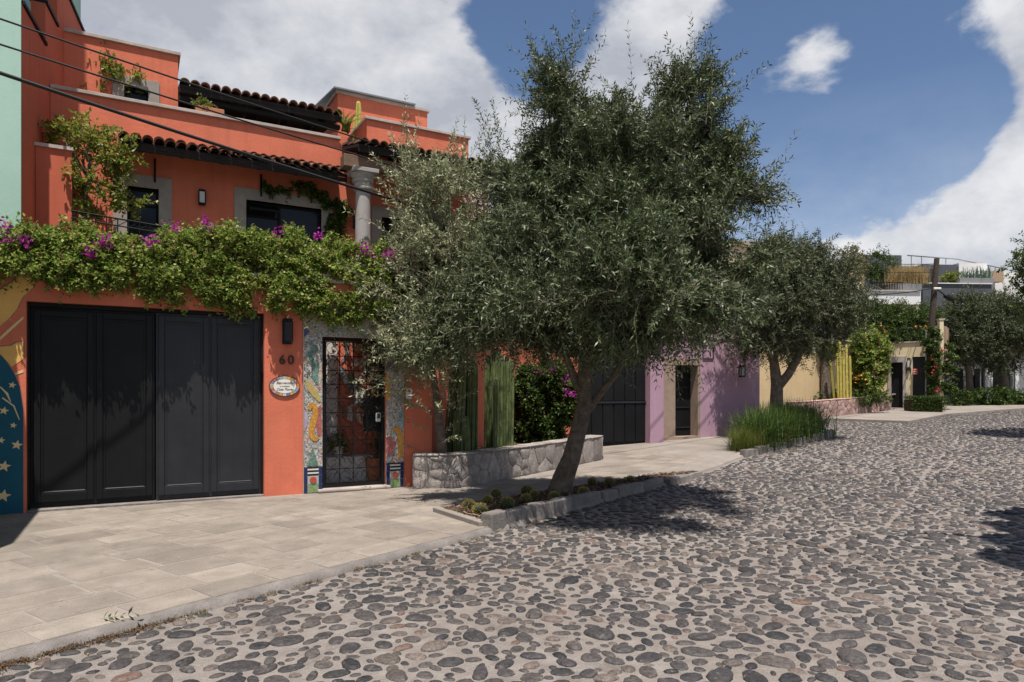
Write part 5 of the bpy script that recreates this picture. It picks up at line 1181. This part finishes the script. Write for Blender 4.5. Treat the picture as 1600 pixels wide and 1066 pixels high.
# ================================================================== FAR END OF THE STREET
def G(x, y): return rise(x, y)
fs_pts = [(22.7, 18.6), (23.9, 17.5), (24.3, 15.6), (24.55, 14.72), (26.5, 15.2), (29.2, 15.9), (34.9, 15.75), (42, 15.2), (44, 24), (34, 27), (24, 25)]
mb = MB(); n = len(fs_pts); cc = (31, 19); vs = [(*p, G(*p)+.09) for p in fs_pts] + [(*p, G(*p)-.08) for p in fs_pts] + [(*cc, G(*cc)+.09)]
mb.add(vs, [(i, (i+1) % n, 2*n) for i in range(n)] + [(i+n, (i+1) % n+n, (i+1) % n, i) for i in range(n)])
o = mb.obj('far_sidewalk', 'sidewalk_base'); tag(o, 'pale raised sidewalk at the far bend of the street', 'sidewalk', kind='structure')
# beige garden wall and pink planter
bw = thing('beige_wall', 'beige stucco garden wall behind the pink stone planter', 'wall', (*at(1290, 29), .6))
p0, p1 = at(1180, 27.2), at(1392, 32.6); fb = frame(*p0, math.degrees(math.atan2(p1[1]-p0[1], p1[0]-p0[0]))); Lb = math.hypot(p1[0]-p0[0], p1[1]-p0[1])
MB(fb).box(0, Lb, 0, .25, 0, 3.9).obj('wall_panel', 'beige', bw); MB(fb).box(-.02, Lb, -.04, .29, 3.902, 3.96).obj('coping', 'coping', bw)
pk = thing('pink_planter', 'low pink rubble stone planter in front of the beige wall', 'planter', (*at(1320, 28), .6))
pth = [at(1236, 26.4), at(1262, 26.7), at(1320, 28.4), at(1370, 30.2), at(1387, 30.8), at(1391, 31.3)]
rubble_wall(pk, pth, .72, .0, 66, 'pink_rubble', 21, .3, .010, .010, zfun=lambda x, y: G(x, y)+.03)
MB().prism([at(1238, 26.7), at(1262, 27.0), at(1320, 28.7), at(1386, 31.1), at(1386, 32.2), at(1240, 28.6)], .3, 1.25).obj('soil', 'soil', pk)
yk = thing('yellow_cactus', 'tall yellow green column cacti in the pink planter', 'cactus', (*at(1312, 29), 1.2))
for k, (bx, tx, ty, r) in enumerate(((1304, 1297, 563, .055), (1310, 1308, 552, .052), (1314, 1312, 533, .058), (1319, 1317, 545, .055), (1324, 1322, 539, .055), (1329, 1328, 556, .055))):
    mb = MB(); d = 28.9; pipe(mb, (*at(bx, d), 1.15), pt(tx, ty, d), r, 6); mb.obj('cactus_stem', 'cactus_yellow', yk)
gc = thing('ground_shrubs', 'low green shrubs along the back of the pink planter', 'shrub', (*at(1330, 29.2), 1.2))
leafy(gc, [L(px, 622, 29.4, .5, .35, .25) for px in (1285, 1300, 1320, 1345, 1360, 1378)], 500, 71, 'boug_dark', .10, .05, clumps=100, jit=.08)
tv = thing('climbing_vine', 'tall leafy vine with orange blooms climbing beside the yellow cacti', 'vine', (*at(1355, 30.5), 1.2))
lvv = [L(px, py, 30.6, rx, .45, rz) for px, py, rx, rz in ((1350, 555, .7, .6), (1365, 575, .6, .8), (1345, 590, .5, .6), (1362, 605, .6, .5), (1372, 545, .5, .5), (1350, 530, .7, .5))]
leafy(tv, lvv, 1500, 72, 'boug_leaf', .13, .085, clumps=180, jit=.1, shoot=(.1, .3))
flowers(tv, [pt(1338, 582, 30), pt(1333, 596, 30), pt(1343, 590, 30), pt(1375, 518, 30.2), pt(1297, 545, 29.9)], 6, 73, 'orange_flower', .11, .10)
MB().tube([(*at(1355, 30.7), 1.0), pt(1355, 600, 30.7), pt(1357, 545, 30.7)], [.08, .06, .04], 6).obj('stem', 'bark', tv)
pm = thing('palm_stump', 'dark fibrous palm trunk beside the yellow cacti', 'tree', (*at(1290, 29.4), 1.2))
MB().tube([(*at(1291, 29.4), 1.0), pt(1291, 615, 29.4), pt(1289, 585, 29.4), pt(1290, 555, 29.4)], [.30, .22, .18, .16], 9).obj('trunk', 'bark', pm, smooth=True)
leafy(pm, [L(1284, 545, 29.8, .7, .6, .4)], 420, 74, 'citrus_leaf', .22, .05, name='crown', clumps=60, jit=.12)
def street_tree(name, label, px, d, lobes, trunk, rads, n, seed, m='olive_leaf_far', ll=.11, lw=.034, nb=1, r1=.05, z0=None):
    x, y = at(px, d); t = thing(name, label, 'tree', (x, y, G(x, y)))
    crown(t, lobes, n, seed, m, ll, lw, (.3, .75), 11, max(60, n//22), .2, .25, .15, twig_r=.006)
    limbs(t, trunk, rads, lobes, rr_, nb=nb, r1=r1); return t
dt_ = 33.5
street_tree('broadleaf_tree', 'dark tree rising behind the leafy vine and beige door house', 1365, dt_, [L(1345, 488, dt_, .85, 1.1, .7), L(1380, 500, dt_, .8, 1.0, .6), L(1365, 525, dt_, 1.1, 1.1, .6), L(1340, 515, dt_, .7, 1, .7), L(1415, 497, dt_, .7, .8, .4), L(1440, 500, dt_+1, .6, .7, .5), L(1425, 520, dt_+1, .7, .7, .4)],
            [(*at(1362, dt_), .5), pt(1362, 580, dt_), pt(1364, 530, dt_)], [.2, .16, .12], 3000, 75, 'boug_dark', .12, .05)
# beige door house
bh = thing('beige_house', 'cream house front with narrow stone framed dark door at the bend', 'house', (*at(1410, 31.9), .85))
q0, q1 = at(1377, 32.4), at(1466, 31.0); Lh = math.hypot(q1[0]-q0[0], q1[1]-q0[1]); fh = frame(*q0, math.degrees(math.atan2(q1[1]-q0[1], q1[0]-q0[0])))
def hx(px): return (px-1377)/(1466-1377)*Lh
gzz = G(*at(1410, 31.8)); hz_ = lambda py: zat(py, 31.8)
wall_cells(MB(fh), 0, Lh, 0, .35, .3, hz_(536), [(hx(1393), hx(1412), .2, hz_(566)), (hx(1427), hx(1448), .2, hz_(558))]).obj('street_wall', 'cream', bh)
MB(fh).box(0, .3, .352, 5, .3, hz_(536)).obj('side_wall', 'cream', bh)
MB(fh).box(-.05, Lh, -.05, .40, hz_(536)+.002, hz_(536)+.06).obj('coping', 'coping', bh)
s_ = MB(fh); s_.box(hx(1388), hx(1393), -.04, .2, .3, hz_(566)); s_.box(hx(1412), hx(1417), -.04, .2, .3, hz_(566)); s_.box(hx(1388), hx(1417), -.04, .2, hz_(566)+.002, hz_(557)); s_.obj('stone_door_frame', 'column_stone', bh)
dd_ = MB(fh).box(hx(1393), hx(1412), .14, .19, .3, hz_(566)).obj('door', 'steel_black', bh); MB(fh).box(hx(1394), hx(1400), .10, .138, hz_(617), hz_(615)).obj('handle', 'plastic_grey', dd_)
MB(fh).box(hx(1427), hx(1448), .14, .19, .3, hz_(558)).obj('garage_door', 'steel_slate_sheen', bh)
MB(fh).box(hx(1380), hx(1420), -.5, 0, .7, gzz+.14).obj('doorstep', 'coping', bh)
MB(fh).box(hx(1376), hx(1470), 2.2, 6, 2.5, 4.8).obj('upper_storey', 'adobe', bh)
rl = MB(fh); rl.box(0, Lh*.8, .1, .13, hz_(516), hz_(514)); rl = rl.obj('terrace_rail', 'iron', bh)
for k in range(20): MB(fh).box(Lh*.8*k/20, Lh*.8*k/20+.02, .1, .13, hz_(536)+.06, hz_(516)).obj('rail_bar', 'iron', rl)
wall_lamp('wall_lamp', 'black lantern beside the cream house door', hx(1421.5), hz_(568), 0, .13, .48, fh)
nm = text_mesh('house_letter', 'M', .32, 'iron', None, fh(hx(1421), -.02, hz_(580)), .012, 0, (math.cos(math.atan2(q1[1]-q0[1], q1[0]-q0[0])), math.sin(math.atan2(q1[1]-q0[1], q1[0]-q0[0])))); tag(nm, 'dark metal letter M below the lantern on the cream house', 'house number')
for k, py in enumerate((582, 594)): tag(MB(fh).box(hx(1381.5), hx(1385.5), -.04, -.001, hz_(py+3.5-k*1.5), hz_(py-3.5+k*1.5)).obj('intercom_box', 'plastic_white', bevel=.01), ('upper', 'lower')[k] + ' white intercom box left of the cream house door', 'intercom')
sg = thing('notice_sign', 'small red and white notice on the dark garage door', 'sign', fh(hx(1430), .1, hz_(582)))
MB(fh).box(hx(1427.5), hx(1434), .10, .136, hz_(586), hz_(576)).obj('panel', 'sign_red', sg)
for k in range(3): MB(fh).box(hx(1428.3), hx(1433.2), .094, .099, hz_(584.4-k*3), hz_(583.4-k*3)).obj('white_band', 'plastic_white', sg)
yp_ = thing('cream_post', 'slim cream painted post wrapped by red flowering vine', 'post', (*at(1470, 30.6), .8))
MB(frame(*at(1468.5, 30.6), -29)).box(0, .18, 0, .18, .6, zat(500, 30.6)).obj('shaft', 'cream', yp_); MB(frame(*at(1468.0, 30.6), -29)).box(-.03, .24, -.03, .21, zat(500, 30.6)+.002, zat(498, 30.6)).obj('cap', 'coping', yp_)
rv = thing('flowering_vine', 'red flowering vine between the cream garage and the post', 'vine', (*at(1460, 30.8), .85))
leafy(rv, [L(px, py, 30.7, rx, .3, rz) for px, py, rx, rz in ((1457, 545, .35, .6), (1460, 580, .35, .7), (1463, 610, .3, .5), (1480, 590, .3, .8), (1484, 560, .4, .7), (1452, 525, .6, .4)) ], 800, 76, 'boug_dark', .10, .07, clumps=130, jit=.08)
flowers(rv, [pt(1462, 579, 30.2), pt(1464, 606, 30.2), pt(1468, 611, 30.2), pt(1473, 548, 30.2), pt(1458, 562, 30.3)], 6, 77, 'red_flower', .10, .08)
MB().tube([(*at(1460, 30.9), .7), pt(1460, 580, 30.9)], [.05, .03], 6).obj('stem', 'bark', rv)
hb = thing('clipped_hedge', 'low box clipped green hedge beside the cream house', 'hedge', (*at(1450, 29.6), .75))
ha, hb_ = at(1427, 29.8), at(1478, 28.9); V = []
rgh = np.random.default_rng(78); n = 5200; u = rgh.uniform(0, 1, n); v = rgh.uniform(0, 1, n); w = rgh.uniform(0, 1, n); face = rgh.integers(3, size=n); v = np.where(face == 0, rgh.uniform(0, .12, n), v); w = np.where(face == 1, rgh.uniform(.9, 1, n), w)
P = np.stack([ha[0]+(hb_[0]-ha[0])*u + FW[0]*v*.8, ha[1]+(hb_[1]-ha[1])*u + FW[1]*v*.8, .80 + w*.62], 1)
link('foliage', np_mesh('foliage', leaf_quads(P, unit(rgh.standard_normal((n, 3)) + np.array([0, 0, .8])), rgh.uniform(.05, .12, n), rgh.uniform(.015, .03, n), rgh), 4, 'grass_green'), hb)
MB().prism([(ha[0]+FW[0]*.2+.06, ha[1]+FW[1]*.2), (hb_[0]+FW[0]*.2-.06, hb_[1]+FW[1]*.2), (hb_[0]+FW[0]*.7, hb_[1]+FW[1]*.7), (ha[0]+FW[0]*.7, ha[1]+FW[1]*.7)], .7, 1.30).obj('woody_core', 'soil', hb)
# ---- utility pole, splice box, cables
up_ = thing('utility_pole', 'dark timber utility pole rising behind the cream house', 'utility pole', (*at(1452, 31.2), .8))
MB().tube([(*at(1449, 31.2), .7), pt(1452, 560, 31.2), pt(1458, 480, 31.2), pt(1464, 404, 31.2)], [.14, .135, .125, .11], 12).obj('shaft', 'pole_wood', up_)
MB().tube([pt(1459, 451, 31.0), pt(1470, 451, 31.0)], .05, 8).obj('insulator', 'plastic_white', up_)
MB().tube([(*at(1447, 31.0), .8), pt(1447, 515, 31.0)], .03, 6).obj('conduit', 'galvanised', up_)
sb = thing('cable_splice', 'black splice closure and coiled cable hanging beside the utility pole', 'cable coil', pt(1485, 465, 31))
MB().tube([pt(1475, 461, 31), pt(1478, 462, 31), pt(1488, 467, 31), pt(1491, 468.5, 31)], [.05, .13, .13, .05], 10).obj('closure', 'cable', sb)
coil = [pt(1496+6.5*math.cos(a), 469+8*math.sin(a), 31+.05*math.sin(a*3)) for a in np.linspace(0, 12.4, 40)]; MB().tube([pt(1461, 450, 31), pt(1478, 462, 31)] + [pt(1490, 466, 31)] + coil, .03, 6).obj('coil', 'cable', sb)
def cable(label, a, b, sag, r, ext=.18):
    A, B = Vector(a), Vector(b); A2 = A + (A-B)*ext; P = []
    for i in range(41):
        f_ = i/40; p = A2.lerp(B, f_); g_ = (f_*(1+ext)-ext); p.z -= sag*4*(f_)*(1-f_) - 0; P.append(p)
    tag(MB().tube(P, r, 6).obj('overhead_cable', 'cable', smooth=True), label, 'cable', 'overhead cables')
cable('uppermost thin overhead cable crossing the orange house', pt(8, -52, 8.2), pt(1463, 412, 31.2), 1.25, .012)
cable('middle overhead cable crossing the orange house', pt(0, -10, 8.0), pt(1462, 425, 31.2), 1.15, .012)
cable('thickest lowest overhead cable crossing the orange house', pt(0, -2, 7.6), pt(1460, 450, 31.2), 1.6, .022)
sgw = MB().tube([pt(17, 70, 9.6), pt(19, 120, 9.6), pt(30, 200, 9.7), pt(47, 345, 9.9)], .004, 5).obj('drop_wire', 'cable'); tag(sgw, 'thin black drop wire hanging down the red side wall', 'wire')
# ---- terraces of the modern houses up the slope
mh = thing('slate_house', 'modern dark slate house with roof terrace and agaves on the slope', 'house', (*at(1500, 46), 1.6))
def fbox(mb, pxa, pxb, pya, pyb, d, depth, z0=None):
    w = (pxb-pxa)/FPX*d; ox, oy = at(pxa, d); mb.tf = frame(ox, oy, -28.91+4); mb.box(0, w, 0, depth, zat(pyb, d) if z0 is None else z0, zat(pya, d)); mb.tf = None; return mb
fbox(MB(), 1442, 1556, 443, 520, 44, 3, 0).obj('lower_wall', 'slate_wall', mh); fbox(MB(), 1441, 1557, 441.5, 442.8, 43.9, .35).obj('wall_coping', 'terrace_white', mh)
fbox(MB(), 1442, 1498, 413, 445, 48, 6).obj('upper_wall', 'slate_wall', mh); fbox(MB(), 1445, 1462, 420, 446, 47.95, .04).obj('dark_opening', 'ink', mh)
fbox(MB(), 1498.5, 1545, 411, 446, 48.3, 5).obj('white_wall', 'terrace_white', mh); fbox(MB(), 1555, 1600, 424, 470, 47, 4).obj('side_block', 'terrace_white', mh)
fbox(MB(), 1540, 1570, 423, 440, 46, .5).obj('adobe_strip', 'adobe', mh)
fbox(MB(), 1500, 1556, 434, 443, 44.2, 2).obj('planter_ledge', 'slate_light', mh)
rl = MB(); rl.tube([pt(1418, 399, 50), pt(1495, 405, 50), pt(1575, 421, 50)], .05, 5); rl = rl.obj('roof_rail', 'galvanised', mh)
for px, ya, yb in ((1424, 399.5, 418), (1440, 400.6, 418), (1478, 403.5, 413), (1538, 413.5, 424), (1555, 417, 426)): MB().tube([pt(px, ya, 50), pt(px, yb, 50)], .035, 5).obj('rail_post', 'galvanised', rl)
for k, px in enumerate((1508, 1518, 1528, 1538, 1546)):
    ag = thing('agave', ['leftmost', 'second', 'middle', 'fourth', 'rightmost'][k] + ' blue green agave in the roof terrace row', 'agave', pt(px, 437, 44.6), 'agaves on the slate terrace')
    blades('agave_leaf', ag, [pt(px, 438, 44.6)], 26, 80+k, 'agave', .95, .1, .55, .06, 3)
bs = thing('round_bush', 'small green bush beside the agaves on the slate terrace', 'shrub', pt(1492, 440, 45)); leafy(bs, [L(1492, 436, 45, .7, .6, .45), L(1484, 438, 45, .5, .5, .3)], 220, 86, 'citrus_leaf', .14, .06, clumps=40, jit=.1)
MB().tube([pt(1490, 445, 45), pt(1490, 437, 45)], [.06, .03], 6).obj('stem', 'bark', bs)
th_ = thing('terrace_house', 'pale terraced house with grass planters left of the utility pole', 'house', (*at(1400, 42), 1.4))
fbox(MB(), 1352, 1443, 455, 475, 41, 4).obj('terrace_wall', 'terrace_white', th_); fbox(MB(), 1350, 1444, 452.5, 454.8, 40.9, .5).obj('terrace_slab', 'coping', th_)
fbox(MB(), 1345, 1443, 475.5, 560, 41.4, 4).obj('lower_wall', 'adobe', th_)
fbox(MB(), 1404, 1443, 443, 453, 41.6, 2).obj('planter_box', 'slate_light', th_)
fbox(MB(), 1340, 1412, 398, 455, 52, 5).obj('slate_block', 'slate_wall', th_); fbox(MB(), 1320, 1352, 411, 458, 47, 5).obj('cream_block', 'cream', th_); fbox(MB(), 1410, 1445, 416, 455, 51, 3).obj('grey_block', 'slate_light', th_)
rl = fbox(MB(), 1358, 1412, 440.5, 441.5, 41.2, .04).obj('terrace_rail', 'iron', th_)
for k in range(14): fbox(MB(), 1358+k*4, 1358.7+k*4, 441.6, 452.4, 41.2, .03).obj('rail_bar', 'iron', rl)
sg_ = thing('straw_grass', 'golden straw coloured ornamental grass on the pale terrace', 'grass clump', pt(1425, 445, 42))
blades('grass_blades', sg_, [pt(px, 445, 42.2) for px in (1400, 1406, 1412, 1418, 1424, 1430, 1436)], 2600, 87, 'grass_straw', 1.25, .25, .6, .012, 3)['kind'] = 'stuff'
rg_ = thing('rust_grass', 'rust orange ornamental grass tuft below the terrace', 'grass clump', pt(1410, 512, 36)); blades('grass_blades', rg_, [pt(1404, 513, 36), pt(1412, 513, 36), pt(1418, 514, 36)], 900, 88, 'grass_rust', .75, .2, .8, .012, 3)['kind'] = 'stuff'
of = thing('orange_flowers', 'orange flowering plants along the cream house terrace', 'plant', pt(1440, 515, 32.5)); flowers(of, [pt(px, py, 32.3) for px, py in ((1433, 514), (1440, 512), (1448, 515), (1452, 511), (1388, 518))], 7, 89, 'orange_flower', .11, .10); leafy(of, [L(1415, 527, 32.4, 1.2, .3, .3), L(1440, 524, 32.4, .5, .3, .3)], 420, 90, 'boug_dark', .10, .06, clumps=80, jit=.1)
for k, (px, py, rr2, lab) in enumerate(((1335, 405, .9, 'reddish sparse shrub on the roof terrace above the dark olive'), (1375, 412, 1.1, 'tall feathery shrub on the pale house terrace'))):
    sh = thing('terrace_shrub', lab, 'shrub', pt(px, 455, 43)); leafy(sh, [L(px-6, py, 43, rr2*.7, .6, rr2*.8), L(px+8, py+8, 43, rr2*.6, .6, rr2*.8), L(px, py+22, 43, rr2*.7, .6, rr2*.7)], 480, 91+k, 'weed' if k == 0 else 'boug_dark', .16, .06, clumps=90, jit=.14, shoot=(.15, .4)); MB().tube([pt(px, 456, 43), pt(px, py+5, 43)], [.08, .03], 6).obj('stem', 'bark', sh)
ch = thing('cream_house', 'cream upper storey glimpsed between the two olive crowns', 'house', (*at(1185, 30), .5))
fbox(MB(), 1120, 1214, 383, 560, 31, 4, 0).obj('wall', 'cream', ch); fbox(MB(), 1118, 1216, 376, 382.8, 30.8, 4.4).obj('tiled_cornice', 'adobe', ch)
# ---- far right trees and the shaded fronts behind them
fw_ = thing('shaded_house', 'shaded grey house front behind the far right olives', 'house', (*at(1540, 37), 1.0))
fbox(MB(), 1480, 1640, 520, 650, 37, 4, 0).obj('wall', 'slate_light', fw_)
for a, b in ((1490, 1506), (1524, 1532), (1552, 1580)): fbox(MB(), a, b, 576, 634, 36.9, .08).obj('door', 'steel_black', fw_)
fbox(MB(), 1540, 1552, 560, 634, 36.85, .13).obj('white_pier', 'terrace_white', fw_); fbox(MB(), 1587, 1593, 560, 634, 36.85, .13).obj('white_pier', 'terrace_white', fw_)
dr_ = 34.5
street_tree('olive_tree', 'wide dark olive at far right with forked trunk', 1568, dr_, [L(1560, 500, dr_, 1.5, 1.4, 1.2), L(1590, 520, dr_, 1.4, 1.4, 1.2), L(1530, 520, dr_, 1.2, 1.3, 1.1), L(1575, 555, dr_, 1.7, 1.5, .7), L(1625, 510, dr_, 1.4, 1.4, 1.3)], [(*at(1570, dr_), .9), pt(1570, 615, dr_), pt(1569, 595, dr_), pt(1566, 575, dr_)], [.25, .22, .2, .15], 4200, 95, nb=2, r1=.07)
street_tree('olive_tree', 'dark olive just right of the utility pole', 1512, dr_, [L(1500, 505, dr_, 1.1, 1.2, 1.1), L(1485, 535, dr_, .9, 1, .9), L(1515, 540, dr_, 1.2, 1.2, .9), L(1505, 480, dr_, .7, .8, .6), L(1535, 490, dr_, .9, 1, .8)], [(*at(1516, dr_), .9), pt(1516, 610, dr_), pt(1513, 570, dr_)], [.2, .17, .13], 3200, 96, nb=2, r1=.06)
us = thing('understory_shrubs', 'dark low shrubs under the far right olives', 'shrub', (*at(1550, 33.5), .95)); leafy(us, [L(px, 622, 33.6, .6, .5, .45) for px in (1500, 1525, 1545, 1560, 1580, 1600)], 900, 97, 'boug_dark', .12, .06, clumps=120, jit=.1)
# tree on the right pavement, its branches just reach into view
dn = 18.8
street_tree('broadleaf_tree', 'leafy branches of a tree reaching in at the right edge', 1730, dn, [L(1630, 425, dn, .85, .8, .6), L(1680, 400, dn, 1.3, 1.2, .9), L(1640, 460, dn, .8, .8, .4), L(1760, 400, dn, 1.4, 1.3, 1.0), L(1610, 400, dn, .25, .3, .3)], [(*at(1735, dn), 0), pt(1733, 560, dn), pt(1725, 480, dn)], [.2, .17, .13], 1500, 98, 'boug_dark', .10, .05, nb=2, r1=.05)
# assumed transformer bank, added out of view to cast the right edge shadow
tp_ = thing('shadow_platform', 'unseen platform on two poles added to cast the right edge shadow', 'transformer', (*at(1650, 6), 0))
def rf(r_, f_): return (RT[0]*r_+FW[0]*f_, RT[1]*r_+FW[1]*f_)
ft = frame(*rf(4.62, 4.1), 25)
for x in (.4, 3.8): MB(ft).tube([(x, -1.55, -.1), (x, -1.55, 7.4)], [.15, .12], 10).obj('pole', 'pole_wood', tp_)
MB(ft).box(.5, 4.3, -1.4, -.12, 6.1, 6.25).obj('platform', 'galvanised', tp_)
for k in range(4): MB(ft).lathe((.45+k*.95, -.45, 6.25), [(.38, 0), (.42, .1), (.42, .9), (.2, 1.05)], 14).obj('shadow_can', 'galvanised', tp_)
MB(ft).tube([(1.5, .75, 6.2), (1.75, -.2, 6.2)], .045, 6).obj('shadow_arm', 'galvanised', tp_)
